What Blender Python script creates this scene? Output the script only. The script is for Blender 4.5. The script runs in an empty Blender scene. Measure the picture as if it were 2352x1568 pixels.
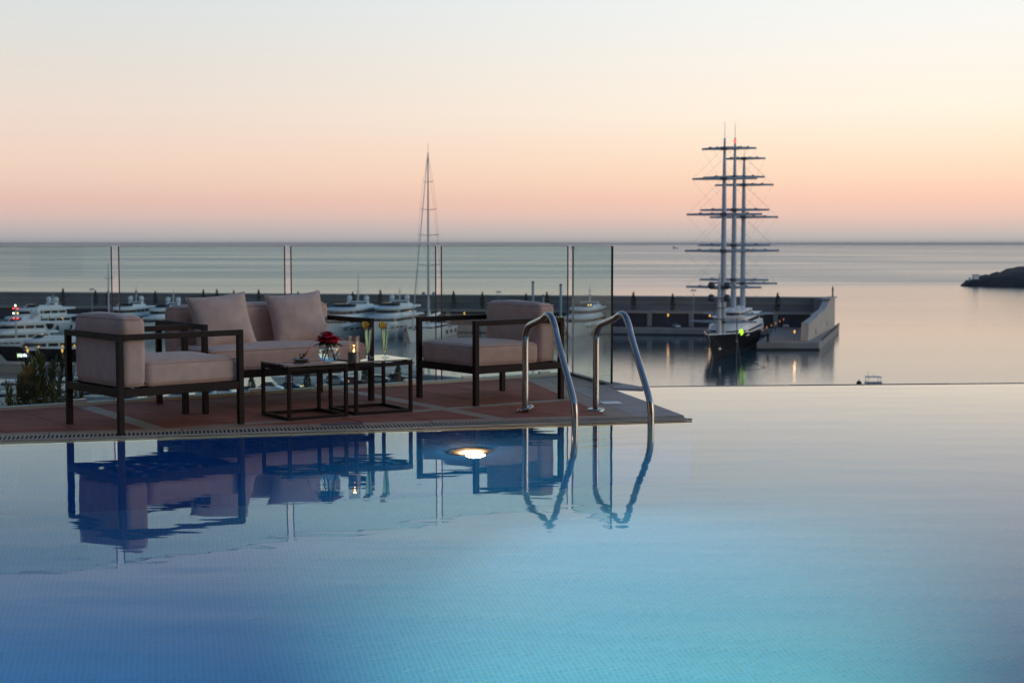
import bpy, bmesh, math, random
from mathutils import Vector, Matrix
random.seed(7)
R = math.radians
PI = math.pi
scn = bpy.context.scene
C = scn.collection

# ------------------------------------------------------------------ camera
CAM_H = 1.14                       # above the pool terrace
SEA = CAM_H - 30.6                 # level of the sea below it
F = 3267.0
PITCH = math.atan(224.0 / F)
cd = bpy.data.cameras.new('camera')
cam = bpy.data.objects.new('camera', cd)
C.objects.link(cam)
cam.location = (0, 0, CAM_H)
cam.rotation_euler = (PI / 2 - PITCH, 0, 0)
cd.sensor_width = 36.0
cd.lens = 50.0
cd.clip_start = 0.05
cd.clip_end = 400000.0
cd.dof.use_dof = True
cd.dof.focus_distance = 9.3
cd.dof.aperture_fstop = 4.6
scn.camera = cam

def S(c):
    return tuple(((x / 255.0) / 12.92 if x / 255.0 <= 0.04045 else ((x / 255.0 + 0.055) / 1.055) ** 2.4) for x in c)

# ------------------------------------------------------------------ sky (dusk, sun just below the horizon to the right)
world = bpy.data.worlds.new('World')
scn.world = world
world.use_nodes = True
wn = world.node_tree
for n in list(wn.nodes):
    wn.nodes.remove(n)
def WN(t, **kw):
    n = wn.nodes.new(t)
    for k, v in kw.items():
        setattr(n, k, v)
    return n
def wlink(a, b):
    wn.links.new(a, b)
def wmath(op, a, b=None, c=None, clamp=False):
    n = WN('ShaderNodeMath', operation=op, use_clamp=clamp)
    for i, v in enumerate((a, b, c)):
        if v is None:
            continue
        if isinstance(v, (int, float)):
            n.inputs[i].default_value = v
        else:
            wlink(v, n.inputs[i])
    return n.outputs[0]
tc = WN('ShaderNodeTexCoord')
sp = WN('ShaderNodeSeparateXYZ')
wlink(tc.outputs['Generated'], sp.inputs[0])
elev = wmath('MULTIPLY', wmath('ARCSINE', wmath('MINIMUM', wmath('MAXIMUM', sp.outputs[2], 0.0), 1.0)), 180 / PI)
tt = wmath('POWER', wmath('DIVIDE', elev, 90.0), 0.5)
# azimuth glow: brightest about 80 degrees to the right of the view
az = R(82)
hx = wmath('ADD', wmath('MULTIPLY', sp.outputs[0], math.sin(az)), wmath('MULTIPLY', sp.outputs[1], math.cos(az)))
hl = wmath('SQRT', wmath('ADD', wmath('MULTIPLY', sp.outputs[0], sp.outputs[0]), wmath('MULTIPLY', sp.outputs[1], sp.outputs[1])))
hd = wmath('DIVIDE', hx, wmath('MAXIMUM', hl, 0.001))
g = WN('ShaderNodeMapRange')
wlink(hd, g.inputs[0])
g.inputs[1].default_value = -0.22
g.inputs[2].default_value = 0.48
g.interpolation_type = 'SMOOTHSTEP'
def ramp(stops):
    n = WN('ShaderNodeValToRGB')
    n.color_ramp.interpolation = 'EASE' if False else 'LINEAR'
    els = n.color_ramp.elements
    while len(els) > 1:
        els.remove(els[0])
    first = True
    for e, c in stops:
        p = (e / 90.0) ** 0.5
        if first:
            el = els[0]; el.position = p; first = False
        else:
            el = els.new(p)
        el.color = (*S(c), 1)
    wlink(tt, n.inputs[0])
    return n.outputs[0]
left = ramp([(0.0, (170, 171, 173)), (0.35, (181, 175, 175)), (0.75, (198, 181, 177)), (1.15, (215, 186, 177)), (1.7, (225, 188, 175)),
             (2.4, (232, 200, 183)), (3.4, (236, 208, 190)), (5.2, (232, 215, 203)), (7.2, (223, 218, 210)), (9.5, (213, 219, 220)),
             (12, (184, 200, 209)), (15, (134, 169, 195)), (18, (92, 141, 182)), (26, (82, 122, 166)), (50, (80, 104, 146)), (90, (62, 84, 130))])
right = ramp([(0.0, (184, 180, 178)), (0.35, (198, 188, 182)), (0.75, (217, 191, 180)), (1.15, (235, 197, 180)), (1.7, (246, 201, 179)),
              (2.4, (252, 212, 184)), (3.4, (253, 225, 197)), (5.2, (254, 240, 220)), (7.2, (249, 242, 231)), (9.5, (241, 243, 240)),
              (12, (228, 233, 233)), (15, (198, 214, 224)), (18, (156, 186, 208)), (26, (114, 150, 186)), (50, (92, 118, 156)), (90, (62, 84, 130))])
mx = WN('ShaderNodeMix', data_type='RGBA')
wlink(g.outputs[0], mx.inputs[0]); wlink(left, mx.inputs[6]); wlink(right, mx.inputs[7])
# the side away from the set sun is a little darker, the sun's side brighter
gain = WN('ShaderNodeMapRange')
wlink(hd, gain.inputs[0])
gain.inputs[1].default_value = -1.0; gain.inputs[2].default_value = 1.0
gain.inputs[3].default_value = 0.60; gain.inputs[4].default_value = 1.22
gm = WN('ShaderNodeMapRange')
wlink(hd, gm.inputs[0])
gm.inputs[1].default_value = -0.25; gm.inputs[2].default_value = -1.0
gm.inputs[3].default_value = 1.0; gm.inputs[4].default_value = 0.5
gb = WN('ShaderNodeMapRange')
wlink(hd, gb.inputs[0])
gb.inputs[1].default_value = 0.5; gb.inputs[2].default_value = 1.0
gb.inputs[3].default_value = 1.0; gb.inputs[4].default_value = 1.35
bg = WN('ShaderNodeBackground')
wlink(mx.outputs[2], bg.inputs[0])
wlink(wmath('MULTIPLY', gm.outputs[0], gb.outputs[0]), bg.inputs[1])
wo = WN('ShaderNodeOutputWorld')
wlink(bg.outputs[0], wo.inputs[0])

# ------------------------------------------------------------------ sun (already down: only a broad weak glow from the right)
sd = bpy.data.lights.new('sun', 'SUN')
sd.energy = 0.35
sd.angle = R(25)
sd.color = (1.0, 0.80, 0.62)
sun = bpy.data.objects.new('sun', sd)
C.objects.link(sun)
_e, _a = R(7), R(100)
_dir = Vector((math.sin(_a) * math.cos(_e), math.cos(_a) * math.cos(_e), math.sin(_e)))
sun.rotation_euler = _dir.to_track_quat('Z', 'Y').to_euler()

scn.view_settings.view_transform = 'Standard'
scn.view_settings.look = 'None'
scn.view_settings.exposure = 0.09
scn.view_settings.gamma = 1.0
scn.view_settings.use_curve_mapping = False
scn.render.engine = 'CYCLES'
scn.cycles.use_denoising = True
scn.cycles.max_bounces = 10
scn.cycles.transparent_max_bounces = 16
scn.cycles.transmission_bounces = 8
scn.cycles.glossy_bounces = 6
scn.cycles.sample_clamp_indirect = 4.0
scn.cycles.caustics_reflective = False

# ------------------------------------------------------------------ measuring: where a sight line meets a level
def G(px, py, z=0.0):
    u = 784 - py
    d = Vector((px - 1176, F * math.cos(PITCH) + u * math.sin(PITCH), -F * math.sin(PITCH) + u * math.cos(PITCH)))
    k = (z - CAM_H) / d.z
    return Vector((d.x * k, d.y * k, z))
def A(px, D):                      # x at distance D
    return (px - 1176) / F * D
def Zs(py, D):                     # height above the sea at distance D
    return 30.6 - (py - 560) / F * D

# ------------------------------------------------------------------ materials
MATS = {}
def mat(name, col, rough=0.6, metal=0.0, var=0.0, vscale=5.0, bump=0.0, bscale=40.0, emit=None, estr=0.0, ior=1.45, coat=0.0, stretch=None, col2=None, spec=0.5):
    if name in MATS:
        return MATS[name]
    m = bpy.data.materials.new(name); m.use_nodes = True
    nt = m.node_tree
    p = nt.nodes['Principled BSDF']
    p.inputs['Base Color'].default_value = (*col, 1)
    p.inputs['Roughness'].default_value = rough
    p.inputs['Metallic'].default_value = metal
    p.inputs['IOR'].default_value = ior
    p.inputs['Coat Weight'].default_value = coat
    p.inputs['Specular IOR Level'].default_value = spec
    if emit:
        p.inputs['Emission Color'].default_value = (*emit, 1)
        p.inputs['Emission Strength'].default_value = estr
    t = nt.nodes.new('ShaderNodeTexCoord')
    src = t.outputs['Object']
    if stretch:
        mp = nt.nodes.new('ShaderNodeMapping'); mp.inputs['Scale'].default_value = stretch
        nt.links.new(src, mp.inputs[0]); src = mp.outputs[0]
    if var > 0 or col2:
        n = nt.nodes.new('ShaderNodeTexNoise'); n.inputs['Scale'].default_value = vscale; n.inputs['Detail'].default_value = 6
        nt.links.new(src, n.inputs['Vector'])
        oi = nt.nodes.new('ShaderNodeObjectInfo')
        mr = nt.nodes.new('ShaderNodeMapRange')
        mr.inputs[1].default_value = 0.3; mr.inputs[2].default_value = 0.7
        nt.links.new(n.outputs['Fac'], mr.inputs[0])
        mm = nt.nodes.new('ShaderNodeMix'); mm.data_type = 'RGBA'
        a = tuple(max(0, c * (1 - var)) for c in col); b = col2 or tuple(min(1, c * (1 + var)) for c in col)
        mm.inputs[6].default_value = (*a, 1); mm.inputs[7].default_value = (*b, 1)
        ad = nt.nodes.new('ShaderNodeMath'); ad.operation = 'MULTIPLY_ADD'; ad.use_clamp = True
        sb = nt.nodes.new('ShaderNodeMath'); sb.operation = 'SUBTRACT'; sb.inputs[1].default_value = 0.5
        nt.links.new(oi.outputs['Random'], sb.inputs[0])
        nt.links.new(sb.outputs[0], ad.inputs[0]); ad.inputs[1].default_value = 0.7
        nt.links.new(mr.outputs[0], ad.inputs[2])
        nt.links.new(ad.outputs[0], mm.inputs[0])
        nt.links.new(mm.outputs[2], p.inputs['Base Color'])
    if bump > 0:
        n2 = nt.nodes.new('ShaderNodeTexNoise'); n2.inputs['Scale'].default_value = bscale; n2.inputs['Detail'].default_value = 4
        nt.links.new(src, n2.inputs['Vector'])
        b = nt.nodes.new('ShaderNodeBump'); b.inputs['Strength'].default_value = bump; b.inputs['Distance'].default_value = 0.01
        nt.links.new(n2.outputs['Fac'], b.inputs['Height'])
        nt.links.new(b.outputs[0], p.inputs['Normal'])
    MATS[name] = m
    return m
def emitm(name, col, s):
    if name in MATS:
        return MATS[name]
    m = bpy.data.materials.new(name); m.use_nodes = True
    nt = m.node_tree; nt.nodes.clear()
    e = nt.nodes.new('ShaderNodeEmission'); e.inputs[0].default_value = (*col, 1); e.inputs[1].default_value = s
    o = nt.nodes.new('ShaderNodeOutputMaterial'); nt.links.new(e.outputs[0], o.inputs[0])
    MATS[name] = m
    return m
def thin_glass(name, tint, rough=0.0, ior=1.5, dirt_or_veil=0.0):
    m = bpy.data.materials.new(name); m.use_nodes = True
    nt = m.node_tree; nt.nodes.clear()
    tr = nt.nodes.new('ShaderNodeBsdfTransparent'); tr.inputs[0].default_value = (*tint, 1)
    gl = nt.nodes.new('ShaderNodeBsdfGlossy'); gl.inputs['Roughness'].default_value = rough
    fr = nt.nodes.new('ShaderNodeFresnel'); fr.inputs[0].default_value = ior
    mi = nt.nodes.new('ShaderNodeMixShader')
    geo = nt.nodes.new('ShaderNodeNewGeometry'); iv = nt.nodes.new('ShaderNodeMath'); iv.operation = 'SUBTRACT'; iv.inputs[0].default_value = 1.0
    nt.links.new(geo.outputs['Backfacing'], iv.inputs[1]); mu = nt.nodes.new('ShaderNodeMath'); mu.operation = 'MULTIPLY'
    nt.links.new(fr.outputs[0], mu.inputs[0]); nt.links.new(iv.outputs[0], mu.inputs[1])
    nt.links.new(mu.outputs[0], mi.inputs[0]); nt.links.new(tr.outputs[0], mi.inputs[1]); nt.links.new(gl.outputs[0], mi.inputs[2])
    o = nt.nodes.new('ShaderNodeOutputMaterial'); last = mi
    if dirt_or_veil > 0:
        df = nt.nodes.new('ShaderNodeBsdfDiffuse'); df.inputs[0].default_value = (0.6, 0.6, 0.58, 1)
        t = nt.nodes.new('ShaderNodeTexCoord'); n = nt.nodes.new('ShaderNodeTexNoise')
        n.inputs['Scale'].default_value = 3.0; n.inputs['Detail'].default_value = 8
        nt.links.new(t.outputs['Object'], n.inputs['Vector'])
        mr = nt.nodes.new('ShaderNodeMapRange'); mr.inputs[1].default_value = 0.45; mr.inputs[2].default_value = 0.8
        mr.inputs[3].default_value = dirt_or_veil * 0.3; mr.inputs[4].default_value = dirt_or_veil
        nt.links.new(n.outputs['Fac'], mr.inputs[0])
        m2 = nt.nodes.new('ShaderNodeMixShader')
        nt.links.new(mr.outputs[0], m2.inputs[0]); nt.links.new(mi.outputs[0], m2.inputs[1]); nt.links.new(df.outputs[0], m2.inputs[2])
        last = m2
    nt.links.new(last.outputs[0], o.inputs[0])
    return m
def solid_glass(name, col, ior, rough=0.0):
    m = bpy.data.materials.new(name); m.use_nodes = True
    nt = m.node_tree; nt.nodes.clear()
    gl = nt.nodes.new('ShaderNodeBsdfGlass'); gl.inputs[0].default_value = (*col, 1); gl.inputs['IOR'].default_value = ior; gl.inputs['Roughness'].default_value = rough
    o = nt.nodes.new('ShaderNodeOutputMaterial'); nt.links.new(gl.outputs[0], o.inputs[0])
    return m

# ------------------------------------------------------------------ mesh helpers
class MB:
    def __init__(self):
        self.v = []; self.f = []; self.mi = []
    def add(self, vs, fs, k=0, M=None):
        o = len(self.v)
        for p in vs:
            self.v.append(tuple(M @ Vector(p)) if M is not None else tuple(p))
        for q in fs:
            self.f.append(tuple(o + i for i in q)); self.mi.append(k)
        return self
    def box(self, c, s, rz=0.0, k=0, M=None):
        x, y, z = (h / 2 for h in s)
        vs = [(-x, -y, -z), (x, -y, -z), (x, y, -z), (-x, y, -z), (-x, -y, z), (x, -y, z), (x, y, z), (-x, y, z)]
        T = Matrix.Translation(c) @ Matrix.Rotation(rz, 4, 'Z')
        if M is not None:
            T = M @ T
        return self.add(vs, [(0, 3, 2, 1), (4, 5, 6, 7), (0, 1, 5, 4), (1, 2, 6, 5), (2, 3, 7, 6), (3, 0, 4, 7)], k, T)
    def prism(self, poly, z0, z1, k=0, M=None):
        n = len(poly)
        ar = sum(poly[i][0] * poly[(i + 1) % n][1] - poly[(i + 1) % n][0] * poly[i][1] for i in range(n))
        if ar < 0:
            poly = poly[::-1]
        vs = [(p[0], p[1], z0) for p in poly] + [(p[0], p[1], z1) for p in poly]
        fs = [tuple(range(n))[::-1], tuple(range(n, 2 * n))] + [(i, (i + 1) % n, n + (i + 1) % n, n + i) for i in range(n)]
        return self.add(vs, fs, k, M)
    def loft(self, rings, k=0, M=None, cap=True, closed=True):
        n = len(rings[0]); vs = [p for r in rings for p in r]; fs = []
        for a in range(len(rings) - 1):
            for i in range(n if closed else n - 1):
                j = (i + 1) % n
                fs.append((a * n + i, a * n + j, (a + 1) * n + j, (a + 1) * n + i))
        if cap:
            fs.append(tuple(range(n))[::-1]); fs.append(tuple((len(rings) - 1) * n + i for i in range(n)))
        return self.add(vs, fs, k, M)
    def tube(self, pts, r, n=8, k=0, M=None, cap=True):
        pts = [Vector(p) for p in pts]
        rs = r if isinstance(r, (list, tuple)) else [r] * len(pts)
        rings = []; up = None
        for i, p in enumerate(pts):
            d = (pts[min(i + 1, len(pts) - 1)] - pts[max(i - 1, 0)]).normalized()
            if up is None:
                up = Vector((0, 0, 1)) if abs(d.z) < 0.9 else Vector((1, 0, 0))
            a = d.cross(up).normalized(); b = a.cross(d).normalized(); up = b
            rings.append([tuple(p + a * (rs[i] * math.cos(2 * PI * j / n)) + b * (rs[i] * math.sin(2 * PI * j / n))) for j in range(n)])
        return self.loft(rings, k, M, cap)
    def lathe(self, prof, n=16, c=(0, 0, 0), k=0, M=None, cap=False):
        rings = [[(c[0] + r * math.cos(2 * PI * j / n), c[1] + r * math.sin(2 * PI * j / n), c[2] + z) for j in range(n)] for r, z in prof]
        return self.loft(rings, k, M, cap)
    def ball(self, c, r, n=12, m=7, k=0, M=None, sz=1.0):
        return self.lathe([(max(0.001, r * math.sin(PI * i / m)), -r * sz * math.cos(PI * i / m)) for i in range(m + 1)], n, c, k, M, True)
    def build(self, name, mats, parent=None, smooth=False, bevel=0.0, loc=None, angle=None):
        me = bpy.data.meshes.new(name)
        me.from_pydata(self.v, [], self.f)
        if not isinstance(mats, (list, tuple)):
            mats = [mats]
        for m in mats:
            me.materials.append(m)
        if any(self.mi):
            me.polygons.foreach_set('material_index', self.mi)
        me.validate()
        if smooth:
            if angle:
                me.shade_flat()
                me.polygons.foreach_set('use_smooth', [True] * len(me.polygons))
                bm = bmesh.new(); bm.from_mesh(me)
                for e in bm.edges:
                    if len(e.link_faces) == 2 and e.calc_face_angle(0) > R(angle):
                        e.smooth = False
                bm.to_mesh(me); bm.free()
            else:
                me.polygons.foreach_set('use_smooth', [True] * len(me.polygons))
        o = bpy.data.objects.new(name, me)
        C.objects.link(o)
        if parent is not None:
            o.parent = parent
        if loc is not None:
            o.location = loc
        if bevel > 0:
            b = o.modifiers.new('bevel', 'BEVEL'); b.width = bevel; b.segments = 2; b.limit_method = 'ANGLE'; b.angle_limit = R(35)
        return o
def thing(name, loc, rz, label, cat, group=None):
    o = bpy.data.objects.new(name, None); C.objects.link(o)
    o.empty_display_size = 0.2
    o.location = loc; o.rotation_euler = (0, 0, rz)
    o['label'] = label; o['category'] = cat
    if group:
        o['group'] = group
    return o
def tag(o, label, cat, group=None):
    o['label'] = label; o['category'] = cat
    if group:
        o['group'] = group
    return o
def struct(o, kind='structure'):
    o['kind'] = kind
    return o
def twin(o, parent, loc=None, rz=None, name=None):
    c = o.copy(); C.objects.link(c); c.parent = parent
    if loc is not None:
        c.location = loc
    if rz is not None:
        c.rotation_euler = (0, 0, rz)
    return c
def copy_tree(root, loc, rz, label=None, scale=None):
    r = root.copy(); C.objects.link(r); r.location = loc; r.rotation_euler = (0, 0, rz)
    if label:
        r['label'] = label
    if scale:
        r.scale = (scale,) * 3
    for ch in list(root.children):
        c = ch.copy(); C.objects.link(c); c.parent = r
        for gch in list(ch.children):
            d = gch.copy(); C.objects.link(d); d.parent = c
    return r
def clip(poly, pt, nrm):             # keep the side nrm points to
    out = []
    for i in range(len(poly)):
        a, b = poly[i], poly[(i + 1) % len(poly)]
        da = (a[0] - pt[0]) * nrm[0] + (a[1] - pt[1]) * nrm[1]
        db = (b[0] - pt[0]) * nrm[0] + (b[1] - pt[1]) * nrm[1]
        if da >= 0:
            out.append(a)
        if (da >= 0) != (db >= 0):
            t = da / (da - db)
            out.append((a[0] + (b[0] - a[0]) * t, a[1] + (b[1] - a[1]) * t))
    return out
def area(p):
    return abs(sum(p[i][0] * p[(i + 1) % len(p)][1] - p[(i + 1) % len(p)][0] * p[i][1] for i in range(len(p)))) / 2 if len(p) > 2 else 0

# ------------------------------------------------------------------ shared materials
m_concrete = mat('concrete', S((150, 146, 140)), 0.85, var=0.14, vscale=0.25, bump=0.3, bscale=4)
m_wallgrey = mat('breakwater_concrete', S((124, 124, 127)), 0.85, var=0.16, vscale=0.12, stretch=(1, 1, 2.5), bump=0.3, bscale=2)
m_quaytop = mat('quay_paving', S((158, 132, 114)), 0.7, var=0.12, vscale=0.2, bump=0.2, bscale=4)
m_asphalt = mat('asphalt', S((62, 62, 64)), 0.8, var=0.15, vscale=0.4, bump=0.3, bscale=20)
m_door = mat('garage_door_metal', S((52, 56, 70)), 0.5, var=0.2, vscale=1.5)
m_whitegel = mat('white_gelcoat', (0.80, 0.80, 0.79), 0.35, var=0.04, vscale=1.0, spec=0.3)
m_greygel = mat('grey_gelcoat', (0.30, 0.33, 0.37), 0.25, var=0.05, vscale=1.0, coat=0.3)
m_blackhull = mat('black_hull_paint', (0.004, 0.005, 0.008), 0.45, var=0.2, vscale=0.5, spec=0.03)
m_window = mat('dark_window', (0.01, 0.013, 0.017), 0.06, var=0.1)
m_teak = mat('teak_deck', (0.32, 0.22, 0.14), 0.6, var=0.2, vscale=2, stretch=(1, 8, 1))
m_rubber = mat('black_rubber', (0.012, 0.012, 0.013), 0.6, var=0.1)
m_mast = mat('mast_grey', (0.40, 0.47, 0.53), 0.35, var=0.05, vscale=1)
m_alu = mat('mast_white', (0.62, 0.62, 0.58), 0.35, var=0.05, vscale=1)
m_wire = mat('rigging_wire', (0.10, 0.10, 0.11), 0.5, var=0.1)
m_warm = emitm('warm_lamp', S((255, 190, 100)), 1.3)
m_warm2 = emitm('warm_window_light', S((255, 210, 130)), 3.0)
m_white_l = emitm('white_light', S((255, 248, 220)), 6.0)
m_red_l = emitm('red_light', (1.0, 0.04, 0.03), 4.0)
m_green_l = emitm('green_light', (0.50, 1.0, 0.04), 1.5)

# ------------------------------------------------------------------ sea
def water_mat(name, body, rough0, rough1, bump, bscale, streak=None):
    m = bpy.data.materials.new(name); m.use_nodes = True
    nt = m.node_tree; p = nt.nodes['Principled BSDF']
    p.inputs['Base Color'].default_value = (*body, 1); p.inputs['IOR'].default_value = 1.36; p.inputs['Specular IOR Level'].default_value = 0.75
    t = nt.nodes.new('ShaderNodeTexCoord')
    def noise(scale, vec, detail=3, rough=0.5):
        mp = nt.nodes.new('ShaderNodeMapping'); mp.inputs['Scale'].default_value = vec
        n = nt.nodes.new('ShaderNodeTexNoise'); n.inputs['Scale'].default_value = scale; n.inputs['Detail'].default_value = detail
        n.inputs['Roughness'].default_value = rough
        nt.links.new(t.outputs['Object'], mp.inputs[0]); nt.links.new(mp.outputs[0], n.inputs['Vector'])
        return n.outputs['Fac']
    s = noise(streak[0], streak[1], 5, 0.6)
    s2 = noise(streak[0] * 3.1, (streak[1][0] * 0.6, streak[1][1] * 1.6, 1), 3, 0.5)
    sepn = nt.nodes.new('ShaderNodeSeparateXYZ'); nt.links.new(t.outputs['Object'], sepn.inputs[0])
    def rng(src, a, b, c, d, smooth=True):
        r_ = nt.nodes.new('ShaderNodeMapRange'); r_.inputs[1].default_value = a; r_.inputs[2].default_value = b
        r_.inputs[3].default_value = c; r_.inputs[4].default_value = d
        if smooth: r_.interpolation_type = 'SMOOTHSTEP'
        nt.links.new(src, r_.inputs[0]); return r_.outputs[0]
    def mth(op, a, b, clamp=False):
        k = nt.nodes.new('ShaderNodeMath'); k.operation = op; k.use_clamp = clamp
        for i, v in enumerate((a, b)):
            if isinstance(v, (int, float)): k.inputs[i].default_value = v
            else: nt.links.new(v, k.inputs[i])
        return k.outputs[0]
    dist = rng(sepn.outputs[1], 430, 1500, 0.0, 1.0)         # open water outside the harbour is rougher
    far = rng(sepn.outputs[1], 1300, 6000, 0.0, 1.0)
    wind = mth('ADD', rng(s, 0.25, 0.75, 0.2, 0.65), rng(s2, 0.25, 0.8, 0.0, 0.3))
    amt = mth('MAXIMUM', mth('MULTIPLY', mth('ADD', mth('MULTIPLY', dist, 0.85), 0.16), wind), mth('MULTIPLY', far, 0.5), True)
    nt.links.new(rng(amt, 0, 1, rough0, rough1, False), p.inputs['Roughness'])
    w = noise(bscale, (1, 1, 1), 6, 0.55)
    b = nt.nodes.new('ShaderNodeBump'); b.inputs['Distance'].default_value = 1.0
    nt.links.new(rng(amt, 0, 1, bump * 0.05, bump, False), b.inputs['Strength'])
    nt.links.new(w, b.inputs['Height']); nt.links.new(b.outputs[0], p.inputs['Normal'])
    return m
m_sea = water_mat('sea_water', (0.032, 0.088, 0.108), 0.06, 0.38, 0.40, 0.35, (0.0016, (0.5, 1.5, 1)))
mb = MB()
xs = [-200000, -20000, -3000, -600, 0, 600, 3000, 20000, 200000]
ys = [55, 300, 600, 1200, 3000, 10000, 40000, 250000]
for i in range(len(xs) - 1):
    for j in range(len(ys) - 1):
        mb.add([(xs[i], ys[j], 0), (xs[i + 1], ys[j], 0), (xs[i + 1], ys[j + 1], 0), (xs[i], ys[j + 1], 0)], [(0, 1, 2, 3)])
me_sea = mb.build('sea', m_sea, loc=(0, 0, SEA)); struct(me_sea)
bm = bmesh.new(); bm.from_mesh(me_sea.data); bmesh.ops.remove_doubles(bm, verts=bm.verts, dist=0.01); bm.to_mesh(me_sea.data); bm.free()

# ------------------------------------------------------------------ slope between terrace and harbour
m_slope = mat('dry_hillside', S((66, 66, 48)), 0.95, var=0.4, vscale=0.4, bump=0.6, bscale=3)
mb = MB(); gx = [-260 + 20 * i for i in range(27)]; gy = [-40, -14, 3, 9, 13.5, 18, 26, 40, 60]; gz = [-0.8, -0.6, -3.2, -3.2, -3.4, -7, -15, -24, -30.5]
for j, y in enumerate(gy):
    for i, x in enumerate(gx):
        mb.v.append((x, y, gz[j] + (random.uniform(-0.5, 0.5) if j > 3 else 0)))
for j in range(len(gy) - 1):
    for i in range(len(gx) - 1):
        a = j * len(gx) + i
        mb.f.append((a, a + 1, a + 1 + len(gx), a + len(gx))); mb.mi.append(0)
struct(mb.build('hillside', m_slope, smooth=True))

# ------------------------------------------------------------------ breakwater (axis runs left to right, slightly towards us)
d_q = Vector((204, -37, 0)).normalized(); n_q = Vector((-d_q.y, d_q.x, 0))
q0 = Vector((-142, 513, SEA))
def Q(x, off, z):                    # a point: x along, metres behind the quay edge, height above the sea
    t = (x - q0.x) / d_q.x
    p = q0 + d_q * t + n_q * off
    return Vector((p.x, p.y, SEA + z))
QA = math.atan2(d_q.y, d_q.x)
mb = MB(); qp = [Q(-300, 0, 0), Q(98, 0, 0), Q(98, 30, 0), Q(-300, 30, 0)]
mb.prism([(p.x, p.y) for p in qp], SEA - 3, SEA + 2.05)
quay = mb.build('breakwater_quay', [m_concrete], bevel=0.1); struct(quay)
mb = MB(); qp = [Q(-300, 1.2, 0), Q(97, 1.2, 0), Q(97, 8.5, 0), Q(-300, 8.5, 0)]
mb.prism([(p.x, p.y) for p in qp], SEA + 2.05, SEA + 2.12)
struct(mb.build('quay_promenade', m_quaytop))
mb = MB(); qp = [Q(-300, 8.6, 0), Q(97, 8.6, 0), Q(97, 14, 0), Q(-300, 14, 0)]
mb.prism([(p.x, p.y) for p in qp], SEA + 2.05, SEA + 2.09)
struct(mb.build('quay_road', m_asphalt))
# dark waterline band
m_wet = mat('wet_algae_concrete', S((40, 42, 40)), 0.5, var=0.3, vscale=0.5)
mb = MB()
a, b_ = Q(-300, -0.05, 0), Q(98, -0.05, 0)
mb.add([(a.x, a.y, SEA - 1), (b_.x, b_.y, SEA - 1), (b_.x, b_.y, SEA + 0.45), (a.x, a.y, SEA + 0.45)], [(0, 1, 2, 3)])
struct(mb.build('quay_waterline', m_wet))

bw = thing('breakwater_building', Q(-100, 14, 2.1), QA, 'long grey concrete breakwater wall with dark garages below, closing off the harbour', 'breakwater')
L0, L1 = -200 / d_q.x, 206 / d_q.x   # local x range
mb = MB(); mb.box(((L0 + L1) / 2, 9.6, 4.9), (L1 - L0, 7.0, 9.85)); mb.build('sea_wall', m_wallgrey, bw)
mb = MB(); mb.box(((L0 + L1) / 2, 9.4, 9.95), (L1 - L0 + 0.6, 7.9, 0.3)); mb.build('coping', m_concrete, bw)
mb = MB(); mb.box(((L0 + L1) / 2, 5.78, 7.9), (L1 - L0, 0.35, 0.35)); mb.build('ledge', m_concrete, bw)
mb = MB(); mb.box(((L0 + L1) / 2, 2.9, 4.85), (L1 - L0, 6.2, 0.7)); mb.build('terrace_slab', m_concrete, bw)
mb = MB(); mb.box(((L0 + L1) / 2, 3.6, 2.2), (L1 - L0, 4.4, 4.4)); mb.build('garage_block', m_door, bw)
mb = MB(); mb.box(((L0 + L1) / 2, -0.1, 5.3), (L1 - L0, 0.15, 0.3)); mb.build('parapet', m_concrete, bw)
mb = MB(); mb.box((0, 0, 2.2), (1.6, 0.9, 4.5)); pil0 = mb.build('pillar', m_concrete, bw)
mb = MB(); mb.box((0, 0, 0), (3.9, 0.12, 3.6))
for k in range(6):
    mb.box((0, -0.08, -1.5 + 0.6 * k), (3.9, 0.06, 0.08))
dr0 = mb.build('garage_door', m_door, bw)
xw = [A(1478, 489), A(1573, 487)]
first = True; k = -13
while True:
    x = xw[0] + 14.1 * k
    lx = (x + 100) / d_q.x
    k += 1
    if lx > L1 - 2:
        break
    if lx < L0 + 1:
        continue
    if first:
        pil0.location = (lx, 0.5, 0); first = False
        dr0.location = (lx + 2.9, 1.32, 1.8)
    else:
        twin(pil0, bw, (lx, 0.5, 0)); twin(dr0, bw, (lx + 2.9, 1.32, 1.8))
    for q_ in (7.05, 11.2):
        if lx + q_ < L1 - 3:
            twin(dr0, bw, (lx + q_, 1.32, 1.8))
# vertical pour joints proud by a little
mb = MB(); mb.box((0, 0, 0), (0.25, 0.06, 4.6)); j0 = mb.build('wall_rib', m_wallgrey, bw, loc=(L0 + 4, 6.08, 7.4))
lx = L0 + 14
while lx < L1:
    twin(j0, bw, (lx, 6.08, 7.4)); lx += 10

# pier head with its return wall
ph = [(70.7, 410), (88.8, 410), (114.5, 497), (96, 505)]
mb = MB(); mb.prism(ph, SEA - 3, SEA + 2.2)
struct(mb.build('pier_head', [m_concrete], bevel=0.15))
mb = MB(); mb.prism([(72.0, 411.2), (84.6, 411.2), (108, 489), (94.5, 489)], SEA + 2.2, SEA + 2.26)
struct(mb.build('pier_promenade', m_quaytop))
mb = MB(); mb.prism([(70.6, 409.9), (88.9, 409.9), (114.6, 497), (114.4, 497.1), (88.75, 410.1), (70.7, 410.1)][:2] + [(88.9, 410.05), (70.6, 410.05)], SEA - 1, SEA + 0.5)
struct(mb.build('pier_waterline', m_wet))
rw = thing('pier_end_wall', (85.7, 416, SEA + 2.2), math.atan2(489 - 416, 110.0 - 85.7), 'pale stepped concrete wall rising towards the far end of the pier head', 'wall')
Lr = math.hypot(489 - 416, 24.3)
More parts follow.
